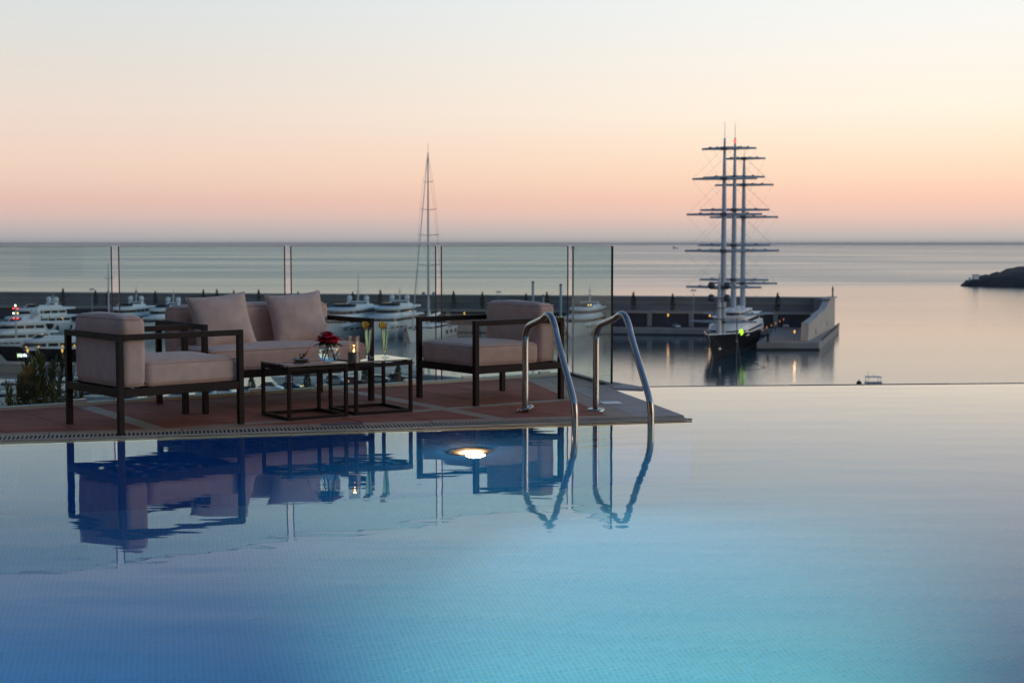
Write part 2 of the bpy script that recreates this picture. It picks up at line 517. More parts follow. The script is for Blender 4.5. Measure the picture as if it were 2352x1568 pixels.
m_pale = mat('pale_concrete', S((190, 180, 168)), 0.8, var=0.08, vscale=0.3, bump=0.3, bscale=3)
prof = [(0, 0), (1.5, 5.2), (22, 5.9), (27, 6.6), (46, 7.2), (60, 9.9), (Lr, 9.95), (Lr, 0)]
mb = MB()
n = len(prof)
vs = [(x, -1.1, z) for x, z in prof] + [(x, 1.1, z) for x, z in prof]
mb.add(vs, [tuple(range(n)), tuple(range(n, 2 * n))[::-1]] + [((i + 1) % n, i, n + i, n + (i + 1) % n) for i in range(n)])
mb.build('wall_body', m_pale, rw, bevel=0.05)
mb = MB(); mb.prism([(58, -1.5), (Lr + 1.0, -1.7), (Lr + 1.0, 1.5), (58, 1.5)], 9.95, 10.35); mb.build('wall_cap', m_pale, rw)
mb = MB(); mb.prism([(Lr - 9, 1.1), (Lr, 1.1), (Lr, 5.5), (Lr - 6, 5.5)], 0, 9.9); mb.build('buttress', m_wallgrey, rw)
for k, (x, z) in enumerate(((20, 1.6), (52, 2.4))):
    mb = MB(); mb.box((x, -1.13, z), (1.6, 0.06, 1.8)); mb.build('niche', m_door, rw)
bc = thing('harbour_beacon', (109.6, 486, SEA + 12.5), 0, 'small green navigation beacon on top of the pier end wall', 'beacon')
mb = MB(); mb.tube([(0, 0, 0), (0, 0, 2.6)], 0.28, 8); mb.build('column', mat('beacon_green', S((50, 84, 60)), 0.5, var=0.1), bc)
mb = MB(); mb.lathe([(0.45, 2.6), (0.45, 2.75), (0.22, 2.8), (0.22, 3.5), (0.02, 3.8)], 10, cap=True); mb.build('lantern', mat('beacon_green', (0, 0, 0)), bc)
mb = MB()
for k in range(40):
    t = k / 39
    mb.tube([(90.2 + 24 * t, 413.5 + 82 * t, SEA + 2.2), (90.2 + 24 * t, 413.5 + 82 * t, SEA + 3.3)], 0.06, 5)
mb.tube([(90.2, 413.5, SEA + 3.3), (114.2, 495.5, SEA + 3.3)], 0.05, 5)
tag(mb.build('quay_railing', m_wire), 'thin dark railing along the outer edge of the pier head', 'railing')

# lamps on the promenade
m_dimlamp = emitm('dim_amber_lamp', S((255, 170, 100)), 0.5)
def lamp(x, y, z, h, label, energy=60, grp='lit lamps along the harbour quay'):
    t = thing('street_lamp', (x, y, z), 0, label, 'street lamp', grp)
    mb = MB(); mb.tube([(0, 0, 0), (0, 0, h - 0.9)], [0.11, 0.07], 6); mb.build('post', m_wire, t)
    mb = MB(); mb.lathe([(0.05, h - 0.9), (0.20, h - 0.75), (0.22, h - 0.1), (0.1, h)] if energy > 30 else [(0.05, h - 0.7), (0.13, h - 0.6), (0.14, h - 0.1), (0.05, h)], 8, cap=True); mb.build('lamp_head', m_warm if energy > 30 else m_dimlamp, t)
    if energy:
        ld = bpy.data.lights.new('lamp_light', 'POINT'); ld.energy = energy; ld.color = (1.0, 0.55, 0.25); ld.shadow_soft_size = 0.3
        lo = bpy.data.objects.new('lamp_light', ld); C.objects.link(lo); lo.parent = t; lo.location = (0, -0.6, h + 0.15)
    return t
for px, lab in ((25, 'lit quay lamp at the far left above the white yachts'), (270, 'lit quay lamp behind the left armchair, left of the tall white mast'),
                (974, 'lit quay lamp just left of the tall sailing yacht mast'), (1056, 'lit quay lamp right of the tall sailing yacht boom'),
                (1524, 'lit quay lamp left of the parked white car on the breakwater quay'), (1620, 'lit quay lamp right of the parked white car, beside the masted ship')):
    p = Q(A(px, 500 if px < 1200 else 482), 9, 2.1)
    x = A(px, p.y)
    p = Q(x, 9, 2.1)
    lamp(p.x, p.y, p.z, 4.6, lab, 35)
ordn = ['nearest', 'second nearest', 'third nearest', 'third farthest', 'second farthest', 'farthest']
for k in range(6):
    t = k / 5
    lamp(74.5 + 17.5 * t, 423 + 58 * t, SEA + 2.25, 3.2, '%s post lamp in the row on the pier head' % ordn[k], 0, 'post lamps along the pier head')
lamp(82.5, 414.5, SEA + 2.25, 3.2, 'short lit bollard lamp at the foot of the pier end wall', 60, None)
bo = thing('mooring_bollard', (74.3, 411.8, SEA + 2.25), 0, 'black mooring bollard on the near edge of the pier head beside the ship', 'bollard')
mb = MB(); mb.lathe([(0.5, 0), (0.34, 0.3), (0.32, 1.6), (0.55, 1.9), (0.5, 2.3), (0.1, 2.4)], 10, cap=True); mb.build('bollard_post', m_rubber, bo)
def pole(px, D, y_top, base_z, r, label, off=None):
    x = A(px, D); h = Zs(y_top, D) - base_z
    t = thing('flood_light_mast', (x, D, SEA + base_z), 0, label, 'light mast')
    mb = MB(); mb.tube([(0, 0, 0), (0, 0, h)], [r, r * 0.6], 7); mb.build('mast_pole', m_mast, t)
    mb = MB(); mb.box((0, 0, h - 0.2), (1.6, 0.3, 0.3)); mb.box((-0.6, -0.2, h - 0.5), (0.5, 0.5, 0.4)); mb.box((0.6, -0.2, h - 0.5), (0.5, 0.5, 0.4)); mb.build('lamp_bar', m_mast, t)
pole(211, 524, 662, 2.1, 0.12, 'thin unlit flood light mast rising over the breakwater at left')
pole(1593, 482, 664, 2.1, 0.12, 'thin unlit flood light mast between the two quay lamps left of the ship')
pole(1806, 425, 745, 2.2, 0.1, 'thin bare light mast standing on the pier head')
pole(1145, 495, 668, 7.2, 0.10, 'thin light mast on the breakwater above the right armchair')
for px, yt, lab in ((1224, 645, 'left of two stout grey mooring piles behind the right armchair'), (1288, 651, 'right of two stout grey mooring piles beside the corner glass panel'), (1248, 676, 'short grey mooring pile between the two tall ones')):
    D = 462; x = A(px, D); h = Zs(yt, D)
    t = thing('mooring_pile', (x, D, SEA), 0, lab, 'pile')
    mb = MB(); mb.tube([(0, 0, -2), (0, 0, h - 0.6)], 0.42 if yt < 660 else 0.3, 10); mb.build('pile_shaft', m_mast, t, smooth=True, angle=40)
    mb = MB(); mb.lathe([(0.5, h - 0.6), (0.5, h - 0.3), (0.05, h)], 10, cap=True); mb.build('pile_cap', m_wire, t)

# cypresses on the breakwater terrace
m_cyp = mat('cypress_foliage', (0.022, 0.035, 0.022), 0.9, var=0.45, vscale=2)
m_bark = mat('bark', (0.07, 0.05, 0.035), 0.9, var=0.3, vscale=6)
m_terra = mat('planter_terracotta', (0.16, 0.09, 0.07), 0.8, var=0.2)
def cyp_crown(h, r, nl, seed, leaf=0.35):
    rnd = random.Random(seed); mb = MB()
    for k in range(nl):
        t = rnd.random() ** 0.8
        rr = r * (0.35 + 0.65 * math.sin(PI * min(1, 0.25 + 0.4 * t))) * (1 - t) ** 0.6 * rnd.uniform(0.5, 1.08) if t > .02 else r * 0.6
        a = rnd.uniform(0, 2 * PI)
        c = Vector((rr * math.cos(a), rr * math.sin(a), 0.5 + t * (h - 0.5)))
        s = leaf * rnd.uniform(0.6, 1.3)
        u = Vector((rnd.uniform(-1, 1), rnd.uniform(-1, 1), 0.3)).normalized() * s * 0.5
        w = Vector((rnd.uniform(-.3, .3), rnd.uniform(-.3, .3), 1)).normalized() * s
        mb.add([c - u, c + u * .9 + w * .3, c + w, c - u * .9 + w * .3], [(0, 1, 2, 3)])
    return mb
def cypress(loc, h, r, seed, label, nl=420, grp='cypresses in planters on the breakwater terrace', leaf=0.35):
    t = thing('cypress_tree', loc, random.uniform(0, 6), label, 'tree', grp)
    mb = MB(); mb.tube([(0, 0, 0), (0, 0, h * 0.7)], [0.12, 0.03], 6); mb.build('trunk', m_bark, t)
    cyp_crown(h, r, nl, seed, leaf).build('crown', m_cyp, t)
    mb = MB(); mb.lathe([(0.5, 0), (0.72, 0.9), (0.78, 1.0), (0.55, 1.0)], 10, cap=True); mb.build('planter', m_terra, t)
    return t
cps = [(125, 'first cypress from the left on the breakwater terrace, above the left yachts'), (200, 'second cypress from the left on the terrace, left of the slim white mast'), (229, 'cypress on the terrace closest to the left of the slim white mast'),
       (294, 'cypress behind the radar domes of the yacht above the left armchair'), (338, 'cypress on the terrace midway between left armchair and sofa'), (449, 'cypress peeping out just left of the left pillow'),
       (480, 'cypress behind the left pillow top edge'), (519, 'cypress right behind the raised corner of the left pillow'), (576, 'cypress in the gap between the two pillows'),
       (667, 'cypress behind the left glass edge above the right pillow'), (710, 'cypress behind the top of the right pillow'), (792, 'cypress left of the yacht radar mast behind the sofa'),
       (856, 'cypress between the two big white yachts'), (1024, 'cypress just right of the tall sailing yacht mast'), (1090, 'cypress left of the right armchair backrest'),
       (1190, 'cypress behind the left half of the right armchair'), (1238, 'cypress between the two tall mooring piles'), (1437, 'cypress on the terrace just right of the glass end post'),
       (1527, 'cypress above the left quay lamp near the ship'), (1634, 'cypress hidden behind the forward mast and domes of the ship'), (1769, 'lone cypress right of the ship, rightmost on the breakwater')]
for i, (px, lab) in enumerate(cps):
    p = Q(A(px, 510), 15.5, 7.3); p = Q(A(px, p.y), 15.5, 7.3)
    cypress((p.x, p.y, p.z), random.uniform(5.6, 6.6), random.uniform(1.0, 1.25), i, lab)

# ------------------------------------------------------------------ headland on the right
m_rock = mat('headland_rock', (0.045, 0.04, 0.04), 0.95, var=0.5, vscale=0.05, bump=0.8, bscale=0.5)
mb = MB(); nx, ny = 60, 24
def hl_h(u):
    pts = [(0, -2), (0.012, 2.6), (0.05, 5.5), (0.12, 9), (0.22, 13), (0.34, 17), (0.6, 28), (1, 40)]
    for (a, ha), (b, hb) in zip(pts, pts[1:]):
        if u <= b:
            return ha + (hb - ha) * (u - a) / (b - a)
    return 40
for j in range(ny + 1):
    v = j / ny
    for i in range(nx + 1):
        u = i / nx
        x = 321 + 330 * u ** 1.4
        y = 1030 - 190 * u ** 1.1 + 420 * v * min(1, 0.05 + 3 * u)
        z = 1.18 * hl_h(u ** 1.4) * min(1, (v * 9) ** 0.55) * (1 if v < 0.8 else (1 - v) * 5) - 0.8
        z += random.uniform(-1.8, 1.6) * min(1, z / 6 if z > 0 else 0)
        mb.v.append((x + 0.33 * 420 * v * min(1, 0.05 + 3 * u), y + random.uniform(-1.5, 1.5), SEA + z))
for j in range(ny):
    for i in range(nx):
        a = j * (nx + 1) + i
        mb.f.append((a, a + 1, a + nx + 2, a + nx + 1)); mb.mi.append(0)
struct(mb.build('headland', m_rock, smooth=True))
hz_ = thing('white_hut', (A(2240, 1032), 1032, SEA + 5.4), 0.2, 'tiny pale hut on the tip of the dark headland', 'hut')
mb = MB(); mb.box((0, 0, 1.2), (3.5, 3, 3.2)); mb.build('hut_wall', m_whitegel, hz_)
mb = MB(); mb.prism([(-2, -1.8), (2, -1.8), (2, 1.8), (-2, 1.8)], 2.8, 3.1); mb.build('hut_roof', m_concrete, hz_)
mb = MB(); mb.box((-5.0, -1, 0.2), (1.3, 1.2, 1.9)); mb.build('hut_annex', m_whitegel, hz_)
m_far = mat('hazy_far_hull', S((186, 182, 186)), 0.9, var=0.05)  # pale grey with the distance haze put into the hull colour
for px, D, Ls, lab in ((1316, 9000, 26, 'faint far ship on the horizon above the corner glass panel'), (1551, 9000, 34, 'faint far ship on the horizon left of the three-masted ship')):
    t = thing('cargo_ship', (A(px, D), D, SEA), 0, lab, 'ship')
    mb = MB(); mb.prism([(-Ls / 2, -8), (Ls / 2 - 8, -8), (Ls / 2, 0), (Ls / 2 - 8, 8), (-Ls / 2, 8)], 0, 7); mb.build('hull', m_far, t)
    mb = MB(); mb.box((-Ls * 0.3, 0, 10), (9, 9, 8)); mb.box((Ls * .15, 0, 9), (1.5, 1.5, 7)); mb.build('bridge', m_far, t)

# ------------------------------------------------------------------ the three-masted ship
def hull_mesh(L, B, h0, bowrise=0.35, rake=3.0, draft=1.2, flare=0.86, stern=0.9, ns=18, tumble=1.0):
    rings = []
    for i in range(ns + 1):
        s = i / ns
        b = B / 2 * (stern + (1 - stern) * min(1, s / 0.35)) if s < 0.45 else B / 2 * (1 - max(0, (s - 0.45) / 0.55) ** 2.4)
        b = max(b, 0.04)
        h = h0 * (1 + bowrise * s * s)
        x = -L / 2 + (L - rake) * s
        xr = rake * s ** 5
        fl = flare * (1 - 0.75 * max(0, (s - 0.5) / 0.5) ** 1.4)
        rings.append([(x + xr, b, h), (x + xr * 0.6, b * (1 + fl) / 2 * tumble, h * 0.5), (x, b * fl, 0.0), (x, b * fl * 0.7, -draft * 0.7), (x, 0, -draft),
                      (x, -b * fl * 0.7, -draft * 0.7), (x, -b * fl, 0.0), (x + xr * 0.6, -b * (1 + fl) / 2 * tumble, h * 0.5), (x + xr, -b, h)])
    mb = MB(); n = 9
    vs = [p for r in rings for p in r]; fs = []
    for a in range(ns):
        for i in range(n - 1):
            fs.append((a * n + i, (a + 1) * n + i, (a + 1) * n + i + 1, a * n + i + 1))
    fs.append(tuple(range(n)))
    mb.add(vs, fs, 0)
    # deck a little below the sheer
    dv = []; df = []
    for a, r in enumerate(rings):
        dv += [(r[0][0], r[0][1] * 0.98, r[0][2] - 0.35), (r[8][0], r[8][1] * 0.98, r[8][2] - 0.35)]
    for a in range(ns):
        df.append((2 * a, 2 * a + 1, 2 * a + 3, 2 * a + 2))
    mb.add(dv, df, 1)
    return mb
def plan(x0, x1, hb, nose, n=8, back=None):
    """deck-house outline: straight sides, rounded nose forward"""
    pts = [(x0, -hb), (x1 - nose, -hb)]
    for k in range(1, n):
        a = -PI / 2 + PI * k / n
        pts.append((x1 - nose + nose * math.cos(a), hb * math.sin(a)))
    pts += [(x1 - nose, hb), (x0, hb)]
    return pts
def tier(x0, x1, hb, nose, z0, z1, rake=1.0):
    mb = MB(); a = plan(x0, x1, hb, nose); b = plan(x0 + 0.0, x1 - rake, hb * 0.93, nose)
    return mb.loft([[(p[0], p[1], z0) for p in a], [(p[0], p[1], z1) for p in b]])
heading = math.atan2(-.960, -.279)
ship = thing('three_masted_ship', (63.1, 410.2, SEA), heading, 'big black-hulled sailing ship with three tall grey masts and bare yards, bow towards the pool', 'sailing ship')
hull_mesh(86, 12.6, 4.9, 0.42, 7.0, 2.5, 0.80, 0.7, 24).build('hull', [m_blackhull, m_teak], ship, smooth=True, angle=50)
mb = MB()
m_silver = mat('silver_trim', (0.55, 0.56, 0.58), 0.25, 0.6, var=0.05)
mb.tube([(36.2, 0, -0.2), (38.0, 0, 2.0), (40.2, 0, 4.2), (43.0, 0, 7.0)], 0.16, 6); mb.build('stem_trim', m_silver, ship)
for sgn in (-1, 1):
    mb = MB()
    pts = []
    for i in range(13, 25):
        s = i / 24
        b = 6.3 * (1 - max(0, (s - 0.45) / 0.55) ** 2.4); h = 4.9 * (1 + 0.42 * s * s)
        pts.append((-43 + 79 * s + 7 * s ** 5, sgn * max(b, .05), h + 0.05))
    mb.tube(pts, 0.14, 6); mb.build('gunwale', m_silver, ship)
    mb = MB(); mb.box((35.0, sgn * 1.75, 2.9), (0.9, 0.35, 0.55), rz=-sgn * 0.45); mb.build('anchor', m_silver, ship)
    mb = MB(); mb.box((24.5, sgn * 4.9, 4.4), (0.9, 0.3, 0.6), rz=-sgn * 0.25); mb.build('hawse', m_silver, ship)
tier(-34, 12.5, 5.9, 6.5, 4.7, 7.6, 2.0).build('deckhouse', m_whitegel, ship, smooth=True, angle=40)
tier(-30, 6.5, 5.1, 5.5, 7.6, 9.6, 2.0).build('upper_deckhouse', m_whitegel, ship, smooth=True, angle=40)
mb = MB(); mb.prism(plan(-34, 7.5, 5.3, 5.5), 9.6, 9.8); mb.build('upper_roof', m_whitegel, ship)
mb = MB(); mb.prism(plan(-24, 0.5, 3.4, 3), 9.62, 11.2); mb.build('sun_deck', m_whitegel, ship)
mb = MB(); mb.prism(plan(-22, 0.9, 3.45, 3), 10.1, 10.75); mb.build('sun_deck_window', m_window, ship)
a_ = plan(-28, 5.95, 5.1, 5.3); b_ = plan(-28, 5.2, 4.98, 5.3)
mb = MB(); mb.loft([[(p[0], p[1], 8.0) for p in a_], [(p[0], p[1], 8.9) for p in b_]]); mb.build('bridge_window', m_window, ship)
a_ = plan(-30, 11.85, 5.86, 6.4); b_ = plan(-30, 11.4, 5.78, 6.4)
mb = MB(); mb.loft([[(p[0], p[1], 5.7) for p in a_], [(p[0], p[1], 6.25) for p in b_]]); mb.build('saloon_window', m_window, ship)
for k in range(7):
    mb = MB(); x = -20 + 3 * k; mb.box((x, 1.2 * math.sin(k * 2.1), 11.6), (1.6, 1.2, 0.8)); mb.build('deck_locker', m_whitegel, ship)
mb = MB(); mb.ball((15.5, 5.0, 6.2), 0.62, 10, 6, sz=1.4); mb.build('deck_light', m_green_l, ship)
ld = bpy.data.lights.new('deck_light_glow', 'POINT'); ld.energy = 15; ld.color = (0.55, 1.0, 0.2); ld.shadow_soft_size = 0.5
lo = bpy.data.objects.new('deck_light_glow', ld); C.objects.link(lo); lo.parent = ship; lo.location = (14.4, 6.0, 6.6)
mb = MB(); mb.box((22, -3.3, 5.9), (3.2, 1.5, 1.0)); mb.build('tender_cover', mat('ochre_cover', (0.32, 0.22, 0.08), 0.8, var=0.1), ship)
mastx = [16, -6, -28]
masth = [59.6, 61.2, 57.0]
yz = [[56.6, 48.4, 38.6, 28.5, 18.5, 8.9], [58.1, 49.8, 40.3, 30.1, 20.0, 10.0], [56.4, 48.4, 38.6, 28.4, 18.4, 9.2]]
yl = [6.3, 8.9, 10.4, 10.8, 10.4, 9.2]
for k in range(3):
    mb = MB(); zz = [4.5, 14, 26, 38, 48, 54, masth[k]]; rr = [0.82, 0.82, 0.76, 0.66, 0.52, 0.42, 0.28]
    mb.tube([(mastx[k], 0, z) for z in zz], rr, 12)
    mast = mb.build('mast', m_mast, ship, smooth=True, angle=50)
    mb = MB(); mb.tube([(mastx[k], 0, masth[k]), (mastx[k], 0, masth[k] + (4.6 if k < 2 else 3.6))], [0.09, 0.05], 5); mb.build('antenna', m_alu, mast)
    for j, z in enumerate(yz[k]):
        hlx = yl[j] * (1.0 if k != 1 else 0.96)
        pts = []; rs = []
        for q in range(-6, 7):
            u = q / 6
            pts.append((mastx[k] + 0.9 - 1.5 * u * u, hlx * u, z + 0.15)); rs.append(0.46 - 0.18 * abs(u))
        mb = MB(); mb.tube(pts, rs, 8)
        yd = mb.build('yard', m_mast, ship, smooth=True, angle=50)
        for u in (-0.62, -0.3, 0.3, 0.62):
            mb = MB(); mb.box((mastx[k] + 0.9 - 1.5 * u * u, hlx * u, z + 0.5), (0.5, 0.7, 0.35)); mb.build('yard_block', m_wire, yd)
        mb = MB(); mb.box((mastx[k] + 0.45, 0, z + 0.15), (1.9, 1.7, 0.85)); mb.build('yard_fitting', m_wire, yd)
mb = MB(); mb.ball((-6 + 0.3, 0.0, 60.3), 0.4, 8, 5); mb.build('mast_head_light', m_red_l, ship)
for k in range(3):
    mb = MB(); x = mastx[k]
    for j in range(5):
        za, zb = yz[k][j], yz[k][j + 1]
        for sg in (-1, 1):
            mb.tube([(x, sg * yl[j], za), (x - 7, sg * 1.2, zb - 1)], 0.018, 4)
            mb.tube([(x, 0.5 * sg, za), (x, sg * yl[j + 1] * 0.98, zb + .3)], 0.018, 4)
    mb.build('rigging', m_wire, ship)
# forward communications mast with four domes
mb = MB(); mb.tube([(24, 0, 5), (24, 0, 18.0), (24, 0, 22.5)], [0.75, 0.45, 0.1], 10); mb.build('signal_mast', m_alu, ship, smooth=True, angle=50)
mb = MB()
for z in (10.2, 13.2, 15.8):
    mb.box((24.2, 0, z), (0.9, 3.4, 0.25))
mb.box((24, 0, 15.0), (0.5, 4.6, 0.25)); mb.box((24, 0, 18.4), (0.5, 4.6, 0.25)); mb.build('cross_arm', m_wire, ship)
for z in (15.9, 19.3):
    for sg in (-1, 1):
        mb = MB(); mb.ball((24, sg * 2.15, z), 1.05, 12, 7); mb.build('radar_dome', m_greygel if False else mat('dark_dome', (0.05, 0.07, 0.08), 0.3, var=0.1), ship, smooth=True)
mb = MB(); mb.tube([(42.5, 0.5, 6.6), (47, 5, 3.4), (60, 20, -1.2)], 0.07, 4); mb.build('anchor_chain', m_wire, ship)

# small yacht whose dark mast stands up in front of the ship
sb = thing('small_sailing_yacht', (A(1693.5, 190), 190, SEA), R(-75), 'small sailing yacht, only its thin dark mast and stay showing before the ship', 'sailing yacht')
hull_mesh(12, 3.4, 1.1, 0.3, 1.2, 0.5).build('hull', [m_whitegel, m_teak], sb, smooth=True, angle=50)
mb = MB(); mb.tube([(0, 0, 1), (0, 0, Zs(732, 190))], 0.075, 8); mb.build('mast', m_wire, sb)
mb = MB(); mb.tube([(0, 0, 1), (0, 0, Zs(776, 190)), (-2.0, 2.9, Zs(776, 190) - 0.05), (-4.7, 6.8, 1)][2:] if False else [(0, 0.1, Zs(776, 190)), (5.6, 0, 1.2)], 0.035, 5); mb.build('forestay', m_wire, sb)
mb = MB(); mb.tube([(0.1, 0, 2.2), (-4.4, 0, 2.3)], 0.09, 6); mb.build('boom', m_wire, sb)
tier(-3, 2.5, 1.1, 1.2, 1.0, 1.7, 0.6).build('cabin', m_whitegel, sb)

# ------------------------------------------------------------------ motor yachts
def fender(mb, x, y, z, r=0.45, h=1.7):
    mb.lathe([(0.05, -h / 2), (r * 0.8, -h * 0.38), (r, 0), (r * 0.8, h * 0.38), (0.06, h / 2)], 8, (x, y, z), cap=True)
def yacht(label, px, D, L, B, rz, hullm=None, tiers=2, h0=2.9, domes=True, mast=5.0, fenders=(), grp='motor yachts moored along the breakwater', decks=None, lights=()):
    hullm = hullm or m_whitegel
    t = thing('motor_yacht', (A(px, D), D, SEA), rz, label, 'motor yacht', grp)
    hull_mesh(L, B, h0, 0.35, L * 0.12, 1.0, 0.84, 0.93, 20).build('hull', [hullm, m_teak], t, smooth=True, angle=50)
    z = h0 - 0.1
    xb, xf = -L * 0.36, L * 0.27
    hb = B * 0.44
    for k in range(tiers):
        th = 2.15
        tier(xb, xf, hb, min(L * 0.14, (xf - xb) * .4), z, z + th, 1.8).build('deckhouse' if k == 0 else 'upper_deckhouse', m_whitegel, t, smooth=True, angle=40)
        # front window band and side panes
        ns = min(L * 0.14, (xf - xb) * .4)
        a2 = plan(xf - ns - 0.5, xf - 0.52, hb * 0.975 + 0.05, ns - .1); b2 = plan(xf - ns - 0.5, xf - 1.25, hb * 0.95 + 0.05, ns - .1)
        mb = MB(); mb.loft([[(p[0], p[1], z + 0.95) for p in a2], [(p[0], p[1], z + 1.78) for p in b2]]); mb.build('windscreen', m_window, t)
        npn = max(2, int((xf - ns - xb) / 3.0)); seg = (xf - ns - 0.8 - xb) / npn
        pane = None
        for sg in (-1, 1):
            for q in range(npn):
                lx = xb + seg * (q + 0.5) + 0.2
                if pane is None:
                    mb = MB(); mb.box((0, 0, 0), (seg * 0.84, 0.12, 0.85)); pane = mb.build('window', m_window, t, loc=(lx, sg * hb * 0.972, z + 1.33))
                else:
                    twin(pane, t, (lx, sg * hb * 0.972, z + 1.33))
        # roof slab reaching aft over the cockpit
        mb = MB(); pa = plan(xb - L * 0.09, xf - 0.9, hb * 1.05, ns)
        pb = plan(xb - L * 0.09, xf - 1.5, hb * 1.0, ns)
        mb.loft([[(p[0], p[1], z + th) for p in pa], [(p[0], p[1], z + th + 0.28) for p in pa], [(p[0], p[1], z + th + 0.55) for p in pb]])
        mb.build('roof', m_whitegel, t, smooth=True, angle=40)
        z += th + 0.5
        xb, xf, hb = xb + L * 0.04, xf - L * 0.11, hb * 0.9
    # flybridge coaming with raked screen and arch
    mb = MB(); pa = plan(xb, xf, hb, 2.5); pb = plan(xb + 0.2, xf - 1.4, hb * 0.9, 2.2)
    mb.loft([[(p[0], p[1], z - .05) for p in pa], [(p[0], p[1], z + 0.85) for p in pb]]); mb.build('flybridge', m_whitegel, t, smooth=True, angle=40)
    mb = MB(); pa = plan(xf - 3.5, xf - 0.55, hb * 0.93, 2.2); pb = plan(xf - 3.5, xf - 1.7, hb * 0.86, 2.0)
    mb.loft([[(p[0], p[1], z + 0.45) for p in pa], [(p[0], p[1], z + 1.35) for p in pb]]); mb.build('fly_screen', m_window, t)
    ax = xb + (xf - xb) * 0.3
    for sg in (-1, 1):
        mb = MB(); mb.loft([[(ax - 1.6, sg * hb * 0.95, z), (ax + 0.6, sg * hb * 0.95, z), (ax + 0.6, sg * hb * 0.86, z), (ax - 1.6, sg * hb * 0.86, z)],
                            [(ax - 2.6, sg * hb * 0.8, z + 1.5), (ax - 1.5, sg * hb * 0.8, z + 1.5), (ax - 1.5, sg * hb * 0.72, z + 1.5), (ax - 2.6, sg * hb * 0.72, z + 1.5)]])
        mb.build('arch_leg', m_whitegel, t)
    mb = MB(); mb.box((ax - 2.0, 0, z + 1.6), (1.8, hb * 1.7, 0.3)); mb.build('arch_top', m_whitegel, t)
    zt = z + 1.75
    if domes:
        for sg in (-1, 1):
            mb = MB(); mb.lathe([(0.35, 0), (0.5, 0.25), (0.82, 0.55), (0.88, 1.1), (0.72, 1.6), (0.4, 1.9), (0.02, 2.0)], 12, (ax - 2.0, sg * hb * 0.68, zt), cap=True)
            mb.build('radar_dome', m_whitegel, t, smooth=True)
    mb = MB(); mb.tube([(ax - 2, 0, zt), (ax - 2.3, 0, zt + mast * 0.6), (ax - 2.4, 0, zt + mast)], [0.32, 0.14, 0.05], 7)
    mb.box((ax - 2.2, 0, zt + mast * 0.35), (0.3, 2.2, 0.14)); mb.box((ax - 2.2, 0, zt + mast * 0.62), (0.25, 1.5, 0.12)); mb.build('radar_mast', m_alu, t)
    # hull side windows
    hw = None
    for sg in (-1, 1):
        for q in range(4):
            lx = -L * 0.02 + q * L * 0.062
            s = (lx + L / 2) / (L * 0.88)
            bb = B / 2 * (1 - max(0, (s - .45) / .55) ** 2.4)
            if hw is None:
                mb = MB(); mb.box((0, 0, 0), (L * 0.045, 0.16, 0.42)); hw = mb.build('porthole', m_window, t, loc=(lx, sg * bb * 0.985, h0 * 0.78))
            else:
                twin(hw, t, (lx, sg * bb * 0.985, h0 * 0.78))
    # bow rail
    mb = MB()
    for sg in (-1, 1):
        pts = []
        for q in range(9):
            s = 0.62 + 0.38 * q / 8
            b = B / 2 * (1 - max(0, (s - 0.45) / 0.55) ** 2.4); x = -L / 2 + L * .88 * s + L * .12 * s ** 5
            pts.append((x, sg * b * 0.96, h0 * (1 + .35 * s * s) + 0.85)); mb.tube([(x, sg * b * 0.96, h0 * (1 + .35 * s * s) - .2), pts[-1]], 0.035, 4)
        mb.tube(pts, 0.04, 4)
    mb.build('bow_rail', m_silver, t)
    fd = None
    for sg, q in fenders:
        lx = -L * 0.45 + q * L * 0.1
        if fd is None:
            mb = MB(); fender(mb, 0, 0, 0, 0.5, 1.9); fd = mb.build('fender', m_rubber, t, smooth=True, loc=(lx, sg * (B / 2 + 0.25), h0 * 0.5))
        else:
            twin(fd, t, (lx, sg * (B / 2 + 0.25), h0 * 0.5))
    for (x, y, zz, m_) in lights:
        mb = MB(); mb.ball((x, y, zz), 0.22, 8, 5); mb.build('cabin_light', m_, t)
    return t
# bows point towards us and to the left
def hd_(deg):                      # heading: 0 = straight at the camera, positive = bow swings to the viewer's left
    return R(-90 - deg)
yacht('large white motor yacht behind the sofa arm, with a tall radar mast', 789, 460, 54, 12.6, hd_(17), h0=4.7, tiers=2, mast=9.5, fenders=[])
yacht('white motor yacht with twin radar domes and black fenders, left of the right armchair', 893, 466, 47, 11.0, hd_(15), h0=4.8, tiers=2, mast=4.6, fenders=[(1, 1), (1, 2.2), (1, 3.4), (1, 4.6)])
yacht('motor yacht with lit decks and a stout mast seen through the corner glass panel', 1338, 486, 46, 10.5, hd_(17), h0=3.6, tiers=2, domes=False, mast=6.5, fenders=[(1, 1.2), (1, 3.4)],
      lights=[(2, 3.4, 9.9, m_warm2), (4.5, 3.2, 9.9, m_warm2), (-14, 4.5, 6.2, m_warm), (-8, 4.7, 3.2, m_warm)])
yacht('white motor yacht with clustered domes behind the left armchair back', 283, 498, 38, 8.8, hd_(14), h0=3.2, tiers=2, mast=5.5, fenders=[(1, 1.5)])
yacht('white motor yacht between left armchair and sofa back, domes on a crossbar', 368, 498, 38, 8.4, hd_(16), h0=2.8, tiers=2, mast=5.0)
yacht('white motor yacht at the left edge with long flybridge roof and hanging black fenders', 68, 486, 38, 8.8, hd_(38), h0=3.4, tiers=2, mast=3.0, fenders=[(1, 1.0), (1, 2.5), (1, 4.0), (1, 5.4)], lights=[(-10, 3.8, 5.0, m_warm)])
yacht('nearer white motor yacht at the left edge with two large domes on legs', 24, 412, 28, 7.4, hd_(52), h0=2.7, tiers=2, mast=3.0, fenders=[(1, 0.6), (1, 1.6)])
